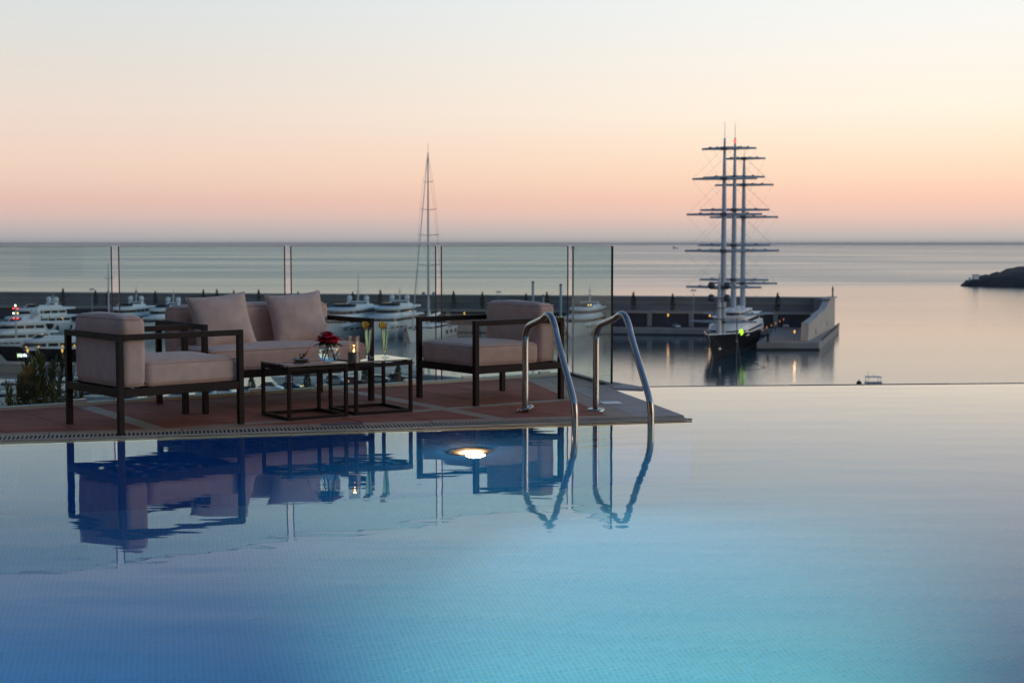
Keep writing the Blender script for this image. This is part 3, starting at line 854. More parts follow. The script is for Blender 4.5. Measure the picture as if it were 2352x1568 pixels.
yacht('dark-hulled motor yacht with amber cabin lights behind the shrub at left', 104, 374, 26, 6.6, hd_(72), hullm=m_blackhull, h0=3.0, tiers=1, mast=2.5, domes=False,
      lights=[(2, 3.6, 3.9, m_warm), (-4, 3.6, 3.9, m_warm), (-7, 3.6, 4.0, m_warm), (-8.5, 3.6, 4.2, m_warm2), (5, 3.7, 3.8, m_warm)])
# black silhouettes: large covered fender balls on the stern of the near yacht
for px, lab in ((95, 'left of two black ball fenders on poles at the yacht stern, left edge'), (113, 'right of two black ball fenders on poles at the yacht stern, left edge')):
    D = 428; t = thing('ball_fender', (A(px, D), D, SEA + 3.0), 0, lab, 'fender', 'ball fenders at the stern')
    mb = MB(); mb.ball((0, 0, 3.4), 1.15, 10, 8, sz=1.35); mb.build('ball', m_rubber, t, smooth=True)
    mb = MB(); mb.tube([(0, 0, 2.4), (0.8, 0, 0)], 0.12, 5); mb.tube([(0, 0, 5), (-0.2, 0, 6)], 0.1, 5); mb.build('fender_pole', m_rubber, t)
# mast with red and white signal lights
D = 405; t = thing('signal_light_mast', (A(35, D), D, SEA + 4), 0, 'grey signal mast with rows of red and white lights at the left edge', 'signal mast')
mb = MB(); h = Zs(700, D) - 4; mb.tube([(0, 0, 0), (0, 0, h)], [0.3, 0.12], 8)
for y in (708, 719, 731):
    mb.box((0, 0, Zs(y, D) - 4), (1.7, 0.2, 0.15))
mb.build('mast_pole', m_mast, t)
for y, sx, m_ in ((701, 0, m_white_l), (708, -.6, m_red_l), (708, .6, m_red_l), (719, -.6, m_white_l), (719, .6, m_warm2), (731, -.6, m_red_l), (731, .6, m_red_l)):
    mb = MB(); mb.ball((sx, -0.2, Zs(y, D) - 4), 0.24, 8, 5); mb.build('signal_lamp', m_, t)

# ------------------------------------------------------------------ tall sailing yacht
def sailboat(label, px, D, L, B, rz, y_top, rm, h0=1.9, spread=(), hullm=None, domes=False, stay=True, boom=True, tip=3.0):
    t = thing('sailing_yacht', (A(px, D), D, SEA), rz, label, 'sailing yacht')
    hull_mesh(L, B, h0, 0.25, L * 0.06, 1.0, 0.88, 0.8, 18).build('hull', [hullm or m_whitegel, m_teak], t, smooth=True, angle=50)
    H = Zs(y_top, D)
    mb = MB(); mb.tube([(0, 0, 1), (0, 0, H * 0.6), (-0.2, 0, H)], [rm, rm * 0.8, rm * 0.45], 10); mb.build('mast', m_alu, t, smooth=True, angle=50)
    if tip:
        mb = MB(); mb.tube([(-.2, 0, H), (-0.2, 0, H + tip)], 0.05, 4); mb.build('antenna', m_wire, t)
    tier(-L * 0.28, L * 0.16, B * 0.33, 3, h0 - 0.1, h0 + 1.3, 1.6).build('deckhouse', m_whitegel, t, smooth=True, angle=40)
    a2 = plan(-L * 0.26, L * 0.145, B * 0.335, 2.8); mb = MB(); mb.loft([[(p[0], p[1], h0 + 0.4) for p in a2], [(p[0] - .4, p[1] * .97, h0 + 1.0) for p in a2]]); mb.build('cabin_window', m_window, t)
    if boom:
        mb = MB(); mb.tube([(-0.4, 0, h0 + 3.4), (-L * 0.33, 0, h0 + 4.4)], 0.30, 8); mb.build('boom', m_alu, t)
        mb = MB(); mb.loft([[(-0.7, .3, h0 + 3.6), (-0.7, 0, h0 + 7.2), (-0.7, -.3, h0 + 3.6)], [(-3.2, .4, h0 + 3.8), (-3.2, 0, h0 + 4.6), (-3.2, -.4, h0 + 3.8)], [(-L * .31, .35, h0 + 4.4), (-L * .31, 0, h0 + 5.0), (-L * .31, -.35, h0 + 4.4)]])
        mb.build('sail_cover', m_alu, t)
    if stay:
        mb = MB(); mb.tube([(0.1, 0, H - 0.4), (L * 0.40, 0, h0 + 1.2)], [rm * 0.25, rm * 0.5], 6); mb.build('furled_jib', m_mast, t)
        mb = MB(); mb.tube([(-.1, 0, H), (-L * .46, 0, h0 + .6)], 0.03, 4)
        prev = (0, H - 0.3)
        for sg in (-1, 1):
            pv = (0.0, H - .3)
            for (y, w) in spread:
                z = Zs(y, D); mb.tube([(0, sg * pv[0], pv[1]), (-.3, sg * w, z)], 0.03, 4); pv = (w, z)
            mb.tube([(-.3, sg * pv[0], pv[1]), (-.3, sg * B * .45, h0)], 0.03, 4)
        mb.build('rigging', m_wire, t)
    for (y, w) in spread:
        z = Zs(y, D); mb = MB(); mb.tube([(-.5, -w, z + .25), (0, 0, z - .1), (-.5, w, z + .25)], 0.09, 5); mb.build('spreader', m_wire, t)
    if domes:
        z = Zs(682, D)
        mb = MB(); mb.tube([(-.3, -2.2, z), (-.3, 2.2, z)], 0.09, 5); mb.build('dome_bracket', m_wire, t)
        for sg in (-1, 1):
            mb = MB(); mb.lathe([(0.3, 0), (0.62, 0.35), (0.68, 0.95), (0.45, 1.55), (0.02, 1.75)], 12, (-.3, sg * 1.75, z), cap=True); mb.build('radar_dome', m_greygel, t, smooth=True)
    fd = None
    for q in range(3):
        if fd is None:
            mb = MB(); fender(mb, 0, 0, 0, .4, 1.5); fd = mb.build('fender', m_rubber, t, smooth=True, loc=(-L * .12, B / 2 + .2, h0 * .6))
        else:
            twin(fd, t, (-L * .12 - q * L * .12, B / 2 + .1, h0 * .6))
    return t
sailboat('tall single-masted white sailing yacht moored left of the right armchair', 984, 462, 46, 9.0, hd_(13), 352, 0.42, 3.0, [(419, 1.7), (482, 2.7), (540, 3.4), (609, 3.6)], domes=True)
sailboat('white sailing yacht whose slim pale mast stands behind the left armchair', 249, 440, 26, 6.0, hd_(12), 604, 0.30, 1.9, [(640, 1.6), (680, 2.0)], stay=False, tip=0)

# ------------------------------------------------------------------ inner piers and the near quay
mb = MB(); mb.prism([(-190, 352), (-97, 334), (-95, 340), (-188, 362)], SEA - 3, SEA + 2.0)
struct(mb.build('inner_pier', [m_concrete], bevel=0.1))
mb = MB(); mb.prism([(-190, 352.6), (-97.4, 334.6), (-95.6, 339.4), (-188, 360.5)], SEA + 2.0, SEA + 2.06)
struct(mb.build('pier_paving', m_quaytop))
for px, lab in ((60, 'lit lamp on the inner pier at the left edge, left of the shrub'), (140, 'lit lamp on the inner pier behind the shrub tips')):
    D = 341; lamp(A(px, D), D, SEA + 2.06, 3.4, lab, 150, 'lamps on the inner pier')
t = thing('lit_kiosk_sign', (A(55, 345), 343.5, SEA + 2.06), R(-10), 'small glowing white and violet sign on the inner pier behind the shrub', 'sign')
mb = MB(); mb.box((0, 0, 1.6), (3.4, 0.3, 1.1)); mb.box((-1.4, 0, 0.6), (.15, .15, 1.2)); mb.box((1.4, 0, .6), (.15, .15, 1.2)); mb.build('sign_board', m_door, t)
for k, w in enumerate((0.16, 0.10, 0.18, 0.12, 0.16, 0.1, 0.14)):
    mb = MB(); mb.box((-1.3 + k * 0.42, -0.18, 1.6 + 0.05 * math.sin(k * 2)), (w, 0.05, 0.75 - .12 * (k % 2))); mb.build('sign_stroke', emitm('sign_white', S((240, 225, 255)), 5.0) if k % 3 else emitm('sign_green', S((200, 255, 150)), 4.0), t)
nq0, nq1 = Vector((A(150, 262), 246)), Vector((A(960, 318), 312))
nd = (nq1 - nq0).normalized(); nn = Vector((-nd.y, nd.x))
def NQ(t, off):
    return nq0 + nd * t + nn * off
Ln = (nq1 - nq0).length
p = [NQ(-60, -170), NQ(Ln + 2, -170), NQ(Ln + 2, 0), NQ(-60, 0)]
mb = MB(); mb.prism([(q.x, q.y) for q in p], SEA - 3, SEA + 1.9); struct(mb.build('near_quay', m_concrete))
p = [NQ(-60, -60), NQ(Ln, -60), NQ(Ln, -3), NQ(-60, -3)]
mb = MB(); mb.prism([(q.x, q.y) for q in p], SEA + 1.9, SEA + 1.95); struct(mb.build('car_park', m_asphalt))

def car(label, loc, rz, col, lit=True, van=False):
    t = thing('parked_car', loc, rz, label, 'car', 'cars parked on the near quay')
    L, W = (4.5, 1.8) if not van else (4.9, 1.95)
    paint = mat('car_paint_%s' % col[0], col[1], 0.25, 0.2, var=0.03, coat=0.6)
    H = 1.45 if not van else 2.0
    prof = [(-L / 2, 0.35), (-L / 2, 0.9), (-L / 2 + .25, 1.0), (L * 0.22, 0.95), (L / 2 - 0.2, 0.75), (L / 2, 0.6), (L / 2, 0.3)] if not van else [(-L / 2, .35), (-L / 2, 1.1), (-L / 2 + .1, 1.2), (L * .25, 1.15), (L / 2 - .2, .9), (L / 2, .7), (L / 2, .3)]
    rings = []
    for y, k in ((-W / 2, .96), (-W / 2 + .08, 1.0), (W / 2 - .08, 1.0), (W / 2, .96)):
        rings.append([(x * k, y, 0.3 + (z - .3) * k) for x, z in prof])
    mb = MB(); mb.loft(rings); mb.build('body', paint, t, bevel=0.04)
    zb = 0.93 if not van else 1.13
    a2 = [(-L * .42, zb), (-L * .30, H), (L * .06, H), (L * .24, zb)]
    mb = MB(); mb.loft([[(x, -W * .42, z) if z < H - .1 else (x, -W * .35, z) for x, z in a2], [(x, W * .42, z) if z < H - .1 else (x, W * .35, z) for x, z in a2]]); mb.build('cabin_glass', m_window, t, bevel=0.03)
    mb = MB(); mb.box((-L * .12, 0, H + .01), (L * .36, W * .70, .06)); mb.build('roof', paint, t, bevel=0.02)
    for sx in (-1, 1):
        for sy in (-1, 1):
            mb = MB(); mb.tube([(sx * L * .31, sy * (W / 2 - .2), .33), (sx * L * .31, sy * (W / 2 + .02), .33)], .33, 12); mb.build('wheel', m_rubber, t)
    for sy in (-1, 1):
        mb = MB(); mb.ball((L / 2 - .08, sy * W * .36, .66), .13, 8, 5); mb.build('headlight', m_warm2 if lit else m_silver, t)
    return t
carlist = [(300, 927, 'white', (.75, .76, .78), True, False, 'white car seen under the armchair with its back to the pool, left one'), (478, 911, 'white', None, True, False, 'white car with a lit headlamp left of the sofa front leg'),
           (520, 908, 'white', None, True, False, 'white car right of the sofa front left leg, under the sofa'), (578, 903, 'bluegrey', (.25, .32, .4), True, False, 'blue-grey car left of the coffee table legs with lit headlamp'),
           (622, 899, 'white', None, False, True, 'white van seen under the left coffee table'), (670, 893, 'blue', (.03, .08, .22), True, False, 'dark blue car with a bright headlamp under the left coffee table'),
           (772, 882, 'silver', (.45, .47, .48), True, True, 'silver van with two bright headlamps under the sofa right end'), (812, 880, 'darkred', (.1, .03, .03), False, False, 'dark car behind the right coffee table legs'),
           (872, 876, 'silver', None, False, False, 'silver parked car seen under the right coffee table'), (912, 872, 'black', (.02, .02, .025), False, False, 'black car beside the cypress left of the right armchair'),
           (418, 916, 'silver', None, False, False, 'silver car seen between the armchair legs')]
cols = {}
for px, py, cn, cc, lit, van, lab in carlist:
    if cc:
        cols[cn] = cc
    gp = G(px, py, SEA + 2.0)
    car(lab, (gp.x, gp.y, SEA + 1.95), math.atan2(nd.y, nd.x) + R(random.choice([-55, -60, -50, -48])), (cn, cols[cn]), lit, van)
p_ = Q(A(1549, 480), 7, 2.12)
wc = car('small white car parked on the breakwater quay between the two lamps', (p_.x, p_.y, p_.z), R(-80), ('white', cols['white']), False); wc['group'] = 'cars on the breakwater quay'
p_ = Q(A(1434, 486), 11, 2.12)
wc = car('dark car parked by the garages just right of the glass end post', (p_.x, p_.y, p_.z), R(170), ('darkred', cols['darkred']), False); wc['group'] = 'cars on the breakwater quay'
for px, py, lab in ((578, 903, 'dark columnar cypress on the near quay left of the coffee tables'), (706, 895, 'columnar cypress under the sofa between the table legs'), (838, 878, 'columnar cypress on the quay behind the right coffee table'), (914, 873, 'columnar cypress on the quay left of the right armchair leg')):
    gp = G(px, py, SEA + 2.0)
    cypress((gp.x, gp.y, SEA + 1.95), 3.6, 0.95, px, lab, 500, 'columnar cypresses on the near quay', 0.28)
# small moored boats beyond the near quay
def smallboat(label, px, py, L, B, rz, hullm=None, arch=True, light=None):
    gp = G(px, py, SEA)
    t = thing('motor_boat', (gp.x, gp.y, SEA), rz, label, 'motor boat', 'small boats in the inner harbour')
    hull_mesh(L, B, 1.3, 0.35, L * .1, .5, .85, .93, 14).build('hull', [hullm or m_whitegel, m_teak], t, smooth=True, angle=50)
    tier(-L * .25, L * .24, B * .40, L * .16, 1.2, 2.5, 1.4).build('cabin', m_whitegel, t, smooth=True, angle=40)
    a2 = plan(-L * .20, L * .205, B * .40 + .02, L * .15); mb = MB(); mb.loft([[(q[0], q[1], 1.7) for q in a2], [(q[0] - .5, q[1] * .96, 2.25) for q in a2]]); mb.build('windscreen', m_window, t)
    mb = MB(); mb.prism(plan(-L * .34, L * .12, B * .40, 1.2), 2.5, 2.68); mb.build('roof', m_whitegel, t)
    mb = MB()
    for k in range(11):
        s = .55 + .45 * k / 10
    if arch:
        mb = MB(); mb.tube([(-L * .2, -B * .38, 2.6), (-L * .24, -B * .3, 3.9), (-L * .24, B * .3, 3.9), (-L * .2, B * .38, 2.6)], .12, 6); mb.build('radar_arch', m_whitegel, t)
        for sg in (-1, 1):
            mb = MB(); mb.ball((-L * .24, sg * B * .2, 4.5), .55, 10, 6, sz=1.2); mb.build('radar_dome', m_whitegel, t, smooth=True)
        mb = MB(); mb.tube([(-L * .24, 0, 3.9), (-L * .27, 0, 6.2)], .05, 5); mb.build('antenna', m_wire, t)
    if light:
        mb = MB(); mb.ball((light[0], light[1], light[2]), .25, 8, 5); mb.build('cabin_light', m_warm, t)
    return t
smallboat('white motor boat with two domes on its roof at the left edge behind the shrub', 38, 902, 17, 4.8, hd_(70))
smallboat('white motor boat low at the left edge below the one with domes', 20, 930, 12, 3.6, hd_(60), arch=False)
smallboat('white motor boat with small lamp behind the shrub, right of its trunk', 120, 922, 12, 3.6, hd_(75), arch=False, light=(1, 1.6, 2.0))
smallboat('grey covered motor boat between shrub and armchair leg', 212, 925, 13, 4.0, hd_(70), hullm=m_greygel, arch=False)
smallboat('white motor boat with antenna arch right behind the shrub', 148, 897, 14, 4.2, hd_(50))
smallboat('white motor boat under the sofa moored beyond the blue car', 700, 880, 15, 4.4, hd_(75), arch=False)
smallboat('white motor boat moored beyond the silver van under the sofa', 748, 874, 15, 4.4, hd_(60), arch=False)
smallboat('white motor boat beside the sofa right front leg', 880, 858, 12, 3.6, hd_(65), arch=False)
smallboat('small white boat in the water left of the right armchair front leg', 930, 852, 9, 3.0, hd_(75), arch=False)
# boat beyond the pool edge at right: frame with bimini
gp = G(2010, 905, SEA); Dd = gp.y
t = thing('fishing_boat', (A(2009, Dd), Dd, SEA), R(185), 'boat beyond the infinity edge at right, only its canopy frame and antennas show', 'boat')
hull_mesh(9, 3.0, 1.2, .3, 1.0, .5, .85, .93, 14).build('hull', [m_whitegel, m_teak], t, smooth=True, angle=50)
zt = Zs(866, Dd); zb = Zs(886, Dd)
mb = MB()
for x in (-1.35, 1.25):
    for y in (-.9, .9):
        mb.tube([(x * 1.15, y, 1.0), (x * 0.95, y * .9, zt)], .055, 6)
mb.build('canopy_frame', m_mast, t)
mb = MB(); mb.box((0, 0, zt + .05), (3.0, 2.2, .16)); mb.build('canopy', m_mast, t, bevel=0.05)
mb = MB(); mb.prism([(-1.6, -1.1), (1.5, -1.1), (1.5, 1.1), (-1.6, 1.1)], 1.0, zb + .9); mb.build('cabin', m_greygel, t, bevel=0.15)
mb = MB(); mb.tube([(1.2, .6, zt), (1.35, .6, zt + 1.3)], .04, 5); mb.tube([(-.3, -.6, zt), (-.35, -.6, zt + .7)], .03, 5); mb.build('antenna', m_wire, t)
# piling / dark block on the water below the ship

# ================================================================== pool and terrace
WL = -0.015                          # water level
E0, E1 = G(0, 1009), G(1590, 960)    # outer edge of the overflow grating
de = (E1 - E0); de.z = 0; de.normalize(); ne = Vector((-de.y, de.x, 0))      # ne points away from the pool
TIP = Vector((E1.x, E1.y, 0))
SID = G(1408, 893)                   # where the side coping meets the infinity edge
ds = (Vector((SID.x, SID.y, 0)) - TIP).normalized(); ns_ = Vector((-ds.y, ds.x, 0))   # ns_ points to the deck (left)
if ns_.x > 0:
    ns_ = -ns_
FB0, FB1 = G(0, 942), G(1311, 860)   # fence foot
df = (FB1 - FB0); df.z = 0; df.normalize(); nf = Vector((-df.y, df.x, 0))    # nf points away from the deck
FC = Vector((FB1.x, FB1.y, 0)); FE = G(1404, 886)
W0, W1 = G(1478, 889, WL), G(2352, 881, WL)
dw = (W1 - W0); dw.z = 0; dw.normalize(); nw = Vector((-dw.y, dw.x, 0))
def isect(p, d, q, e):
    den = d.x * e.y - d.y * e.x
    t = ((q.x - p.x) * e.y - (q.y - p.y) * e.x) / den
    return Vector((p.x + d.x * t, p.y + d.y * t, 0))
PL = TIP - de * 10.5                 # far left end of the pool wall
PS = isect(TIP, ds, W0 - nw * .22, dw)
PSO = isect(TIP, ds, W0, dw)
PR = W0 - nw * .22 + dw * 9.0
NY = 1.55
pool_poly = [(PL.x, PL.y), (TIP.x, TIP.y), (PS.x, PS.y), (PR.x, PR.y), (PR.x + 0.4, NY), (PL.x, NY)]

# materials
def tile_mat(name, base, grout, size, rough=0.2):
    m = bpy.data.materials.new(name); m.use_nodes = True
    nt = m.node_tree; p = nt.nodes['Principled BSDF']; p.inputs['Roughness'].default_value = rough; p.inputs['Specular IOR Level'].default_value = 0.06
    t = nt.nodes.new('ShaderNodeTexCoord'); mp = nt.nodes.new('ShaderNodeMapping')
    mp.inputs['Rotation'].default_value = (0, 0, -math.atan2(de.y, de.x))
    nt.links.new(t.outputs['UV'], mp.inputs[0])
    b = nt.nodes.new('ShaderNodeTexBrick'); b.offset = 0.0; b.squash = 1.0
    b.inputs['Scale'].default_value = 1.0 / size; b.inputs['Mortar Size'].default_value = 0.08; b.inputs['Mortar Smooth'].default_value = 0.1
    b.inputs['Brick Width'].default_value = 1.0; b.inputs['Row Height'].default_value = 1.0; b.inputs['Bias'].default_value = 0.0
    a = tuple(c * 0.93 for c in base); c2 = tuple(min(1, c * 1.07) for c in base)
    b.inputs['Color1'].default_value = (*a, 1); b.inputs['Color2'].default_value = (*c2, 1); b.inputs['Mortar'].default_value = (*grout, 1)
    nt.links.new(mp.outputs[0], b.inputs[0]); nt.links.new(b.outputs['Color'], p.inputs['Base Color'])
    return m
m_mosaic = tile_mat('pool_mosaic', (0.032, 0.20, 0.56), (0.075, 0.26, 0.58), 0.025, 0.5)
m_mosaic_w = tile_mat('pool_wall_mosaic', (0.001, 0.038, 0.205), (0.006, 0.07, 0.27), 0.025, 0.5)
m_cream = mat('cream_stone', S((184, 150, 124)), 0.6, spec=0.25, var=0.10, vscale=6, bump=0.15, bscale=80)
m_bluestone = mat('grey_stone_slab', S((176, 154, 142)), 0.6, var=0.16, vscale=9, bump=0.25, bscale=60, stretch=(1, 3, 1))
m_terr = mat('terracotta_tile', S((180, 106, 82)), 0.75, spec=0.12, var=0.16, vscale=5, bump=0.25, bscale=60)
m_joint = mat('joint_mortar', S((60, 38, 32)), 0.9, spec=0.1, var=0.1)
m_grate = mat('cream_plastic_grate', S((186, 166, 148)), 0.5, var=0.05)
m_dark = mat('gutter_shade_black', (0.03, 0.025, 0.03), 0.7, var=0.1)  # near-black puts the gutter's shade into the colour

def quad_uv(name, quad, m, uv):
    me = bpy.data.meshes.new(name); me.from_pydata([tuple(q) for q in quad], [], [tuple(range(len(quad)))])
    me.materials.append(m); l = me.uv_layers.new(name='UVMap')
    for i, lp in enumerate(me.loops):
        l.data[i].uv = uv[lp.vertex_index]
    o = bpy.data.objects.new(name, me); C.objects.link(o); return o
FLOOR = -2.2
fl = [Vector((x, y, FLOOR)) for x, y in pool_poly]
struct(quad_uv('pool_floor', fl[::1] if True else fl, m_mosaic, [(v.x, v.y) for v in fl]))
ctr = Vector((0, 6, 0))
ang = math.atan2(de.y, de.x)
for i in range(len(pool_poly)):
    a = Vector((*pool_poly[i], 0)); b = Vector((*pool_poly[(i + 1) % len(pool_poly)], 0))
    d = (b - a); Lw = d.length; d.normalize(); out = Vector((-d.y, d.x, 0))
    if out.dot(ctr - a) > 0:
        out = -out
    weir = i == 2
    # mosaic wall (uv un-rotated so that tiles stand upright)
    c, s = math.cos(ang), math.sin(ang)
    def uvr(u, v):
        return (u * c - v * s, u * s + v * c)
    zt = -0.15 if not weir else -0.02
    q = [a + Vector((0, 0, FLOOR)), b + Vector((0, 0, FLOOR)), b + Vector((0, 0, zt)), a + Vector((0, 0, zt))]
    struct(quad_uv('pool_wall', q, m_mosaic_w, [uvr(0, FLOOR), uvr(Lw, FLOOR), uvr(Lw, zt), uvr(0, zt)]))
    mb = MB()
    if not weir:
        mb.prism([(a.x, a.y), (b.x, b.y), (b.x + out.x * .02, b.y + out.y * .02), (a.x + out.x * .02, a.y + out.y * .02)], -0.15, -0.03)
        struct(mb.build('pool_rim_band', m_cream))
    else:
        mb.prism([(a.x + out.x * .004, a.y + out.y * .004), (b.x + out.x * .004, b.y + out.y * .004), (b.x + out.x * .22, b.y + out.y * .22), (a.x + out.x * .22, a.y + out.y * .22)], FLOOR, -0.022)
        struct(mb.build('infinity_edge_wall', m_bluestone))
        # outer catch basin lip, three lengths
        for t0, t1, dz in ((-0.5, 1.32, 0.0), (1.335, 2.75, 0.006), (2.77, 9, 0.003)):
            mb = MB(); o0 = 0.40
            p0 = W0 + dw * t0 + nw * o0; p1 = W0 + dw * t1 + nw * o0
            mb.prism([(p0.x, p0.y), (p1.x, p1.y), (p1.x + nw.x * .06, p1.y + nw.y * .06), (p0.x + nw.x * .06, p0.y + nw.y * .06)], -1.2, -0.0535 + dz * .3)
            struct(mb.build('catch_basin_lip', mat('brown_stone', S((140, 118, 108)), 0.6, var=0.1)))

# water surface
def pool_water():
    m = bpy.data.materials.new('pool_water'); m.use_nodes = True
    nt = m.node_tree; nt.nodes.clear()
    rf = nt.nodes.new('ShaderNodeBsdfRefraction'); rf.inputs[0].default_value = (0.97, 1.0, 1.0, 1); rf.inputs['Roughness'].default_value = 0.0; rf.inputs['IOR'].default_value = 1.333
    gs = nt.nodes.new('ShaderNodeBsdfGlossy'); gs.inputs['Roughness'].default_value = 0.0
    fr = nt.nodes.new('ShaderNodeFresnel'); fr.inputs[0].default_value = 1.345
    f1 = nt.nodes.new('ShaderNodeMath'); f1.operation = 'MULTIPLY_ADD'; f1.inputs[1].default_value = 1.7; f1.inputs[2].default_value = 1.0
    f2 = nt.nodes.new('ShaderNodeMath'); f2.operation = 'MULTIPLY'; f2.use_clamp = True
    f0 = nt.nodes.new('ShaderNodeMath'); f0.operation = 'POWER'; f0.inputs[1].default_value = 2.0; nt.links.new(fr.outputs[0], f0.inputs[0])
    nt.links.new(f0.outputs[0], f1.inputs[0]); nt.links.new(fr.outputs[0], f2.inputs[0]); nt.links.new(f1.outputs[0], f2.inputs[1])
    gl = nt.nodes.new('ShaderNodeMixShader'); nt.links.new(f2.outputs[0], gl.inputs[0]); nt.links.new(rf.outputs[0], gl.inputs[1]); nt.links.new(gs.outputs[0], gl.inputs[2])
    t = nt.nodes.new('ShaderNodeTexCoord')
    mp = nt.nodes.new('ShaderNodeMapping'); mp.inputs['Scale'].default_value = (0.5, 1.3, 1)
    n = nt.nodes.new('ShaderNodeTexNoise'); n.inputs['Scale'].default_value = 2.2; n.inputs['Detail'].default_value = 3; n.inputs['Roughness'].default_value = 0.45
    nt.links.new(t.outputs['Object'], mp.inputs[0]); nt.links.new(mp.outputs[0], n.inputs['Vector'])
    b = nt.nodes.new('ShaderNodeBump'); b.inputs['Strength'].default_value = 1.0; b.inputs['Distance'].default_value = 0.0022
    nt.links.new(n.outputs['Fac'], b.inputs['Height'])
    for x in (rf, gs, fr):
        nt.links.new(b.outputs[0], x.inputs['Normal'])
    va = nt.nodes.new('ShaderNodeVolumeAbsorption'); va.inputs[0].default_value = (0.35, 0.72, 0.9, 1); va.inputs[1].default_value = 0.0
    o = nt.nodes.new('ShaderNodeOutputMaterial'); nt.links.new(gl.outputs[0], o.inputs[0])
    return m
mb = MB(); wp = [(x, y) for x, y in pool_poly]
ext = [(PL.x, PL.y), (TIP.x, TIP.y), (PS.x, PS.y), (PSO.x, PSO.y), ((PR + nw * .22).x, (PR + nw * .22).y), (PR.x + .4, NY), (PL.x, NY)]
mb.add([(x, y, WL) for x, y in ext], [tuple(range(len(ext)))[::-1]])
w = mb.build('pool_water', pool_water())
if w.data.polygons[0].normal.z < 0:
    w.data.flip_normals()
struct(w)

# terrace: slab, tiles, bands, grating
TZ = 0.0
def X2(p): return (p.x, p.y)
deck_poly = [X2(TIP), X2(PSO), X2(FE + ds * 0.05), X2(FC + nf * .02), X2(FC - df * 9.5 + nf * .02), X2(TIP - de * 9.6)]
mb = MB(); dp2 = [X2(TIP - ns_ * 0), X2(PS), X2(FE + ds * .05), X2(FC + nf * .04), X2(FC - df * 9.5 + nf * .04), X2(TIP - de * 9.6)]
inner = [(p.x, p.y) for p in (TIP + ne * .18 , PSO + ns_ * .01, FE + ds * .06, FC + nf * .06, FC - df * 9.5 + nf * .06, TIP - de * 9.6 + ne * .18)]
mb.prism(inner, -0.5, -0.008)
deck = mb.build('terrace_paving', m_joint); struct(deck)
GR, BD = 0.165, 0.125                # grating and border widths
SB, SC = 0.34, 0.17                  # side slab band and side cream band
gap = 0.007
def lay(name, poly, m, z=0.0, thick=0.03, tries=None):
    if area(poly) < 0.0008:
        return None
    cx = sum(p[0] for p in poly) / len(poly); cy = sum(p[1] for p in poly) / len(poly)
    mb = MB(); mb.prism([(p[0] - cx, p[1] - cy) for p in poly], -thick, 0)
    return mb.build(name, m, deck, loc=(cx, cy, z))
def strip_pieces(name, base, d, off_dir, o0, o1, t0, t1, step, m, clips=(), z=0.0):
    t = t0
    while t < t1:
        e = min(t + step, t1)
        pa = base + d * (t + gap / 2) + off_dir * (o0 + gap / 2); pb = base + d * (e - gap / 2) + off_dir * (o0 + gap / 2)
        pc = base + d * (e - gap / 2) + off_dir * (o1 - gap / 2); pd = base + d * (t + gap / 2) + off_dir * (o1 - gap / 2)
        poly = [X2(pa), X2(pb), X2(pc), X2(pd)]
        for c in clips:
            poly = clip(poly, *c)
            if len(poly) < 3:
                break
        if len(poly) >= 3:
            lay(name, poly, m, z + random.uniform(-0.0008, 0.0008))
        t = e
side_in = (X2(TIP + ns_ * (SB + SC)), X2(ns_)); front_in = (X2(TIP + ne * (GR + BD)), X2(ne)); back_in = (X2(FC - nf * 0.035), X2(-nf))
frontg = (X2(TIP + ne * GR), X2(ne))
capw = (X2(PS), X2(-dw if False else -nw))
# side slabs and side cream band
Ls = (PSO - TIP).length
strip_pieces('side_slab', TIP, ds, ns_, 0.0, SB, 0.0, Ls - .02, 0.42, m_bluestone, [frontg])
strip_pieces('side_slab', TIP, ds, ns_, 0.01, SB, Ls - .02, Ls + 1.4, 0.42, m_cream, [back_in])
strip_pieces('border_stone', TIP, ds, ns_, SB, SB + SC, 0.0, Ls + 1.6, 0.52, m_cream, [front_in, back_in])
# front border
strip_pieces('border_stone', TIP - de * 9.5, de, ne, GR, GR + BD, 0.0, 9.5, 0.78, m_cream, [(X2(TIP + ns_ * SB), X2(ns_)), ])
# cream field bands and tiles in the fence's direction
Bp = G(1044, 936.5); vB = nf.dot(Bp); vF = nf.dot(FC)
Ap = G(1041, 934.6); u_band = [df.dot(G(985, 929)), ]
uA = (df.dot(G(776, 895)) + df.dot(G(1180, 965))) / 2
uL = (df.dot(G(181, 939)) + df.dot(G(406, 986))) / 2
step_u = uA - uL
BW = 0.115
fieldclips = [side_in, front_in, back_in]
bands_u = [uL + step_u * k for k in range(-4, 3)]
def uvp(u, v):
    p = df * u + nf * v
    return (p.x, p.y)
u_lo, u_hi = uL - 4 * step_u, df.dot(FC) + 1.5
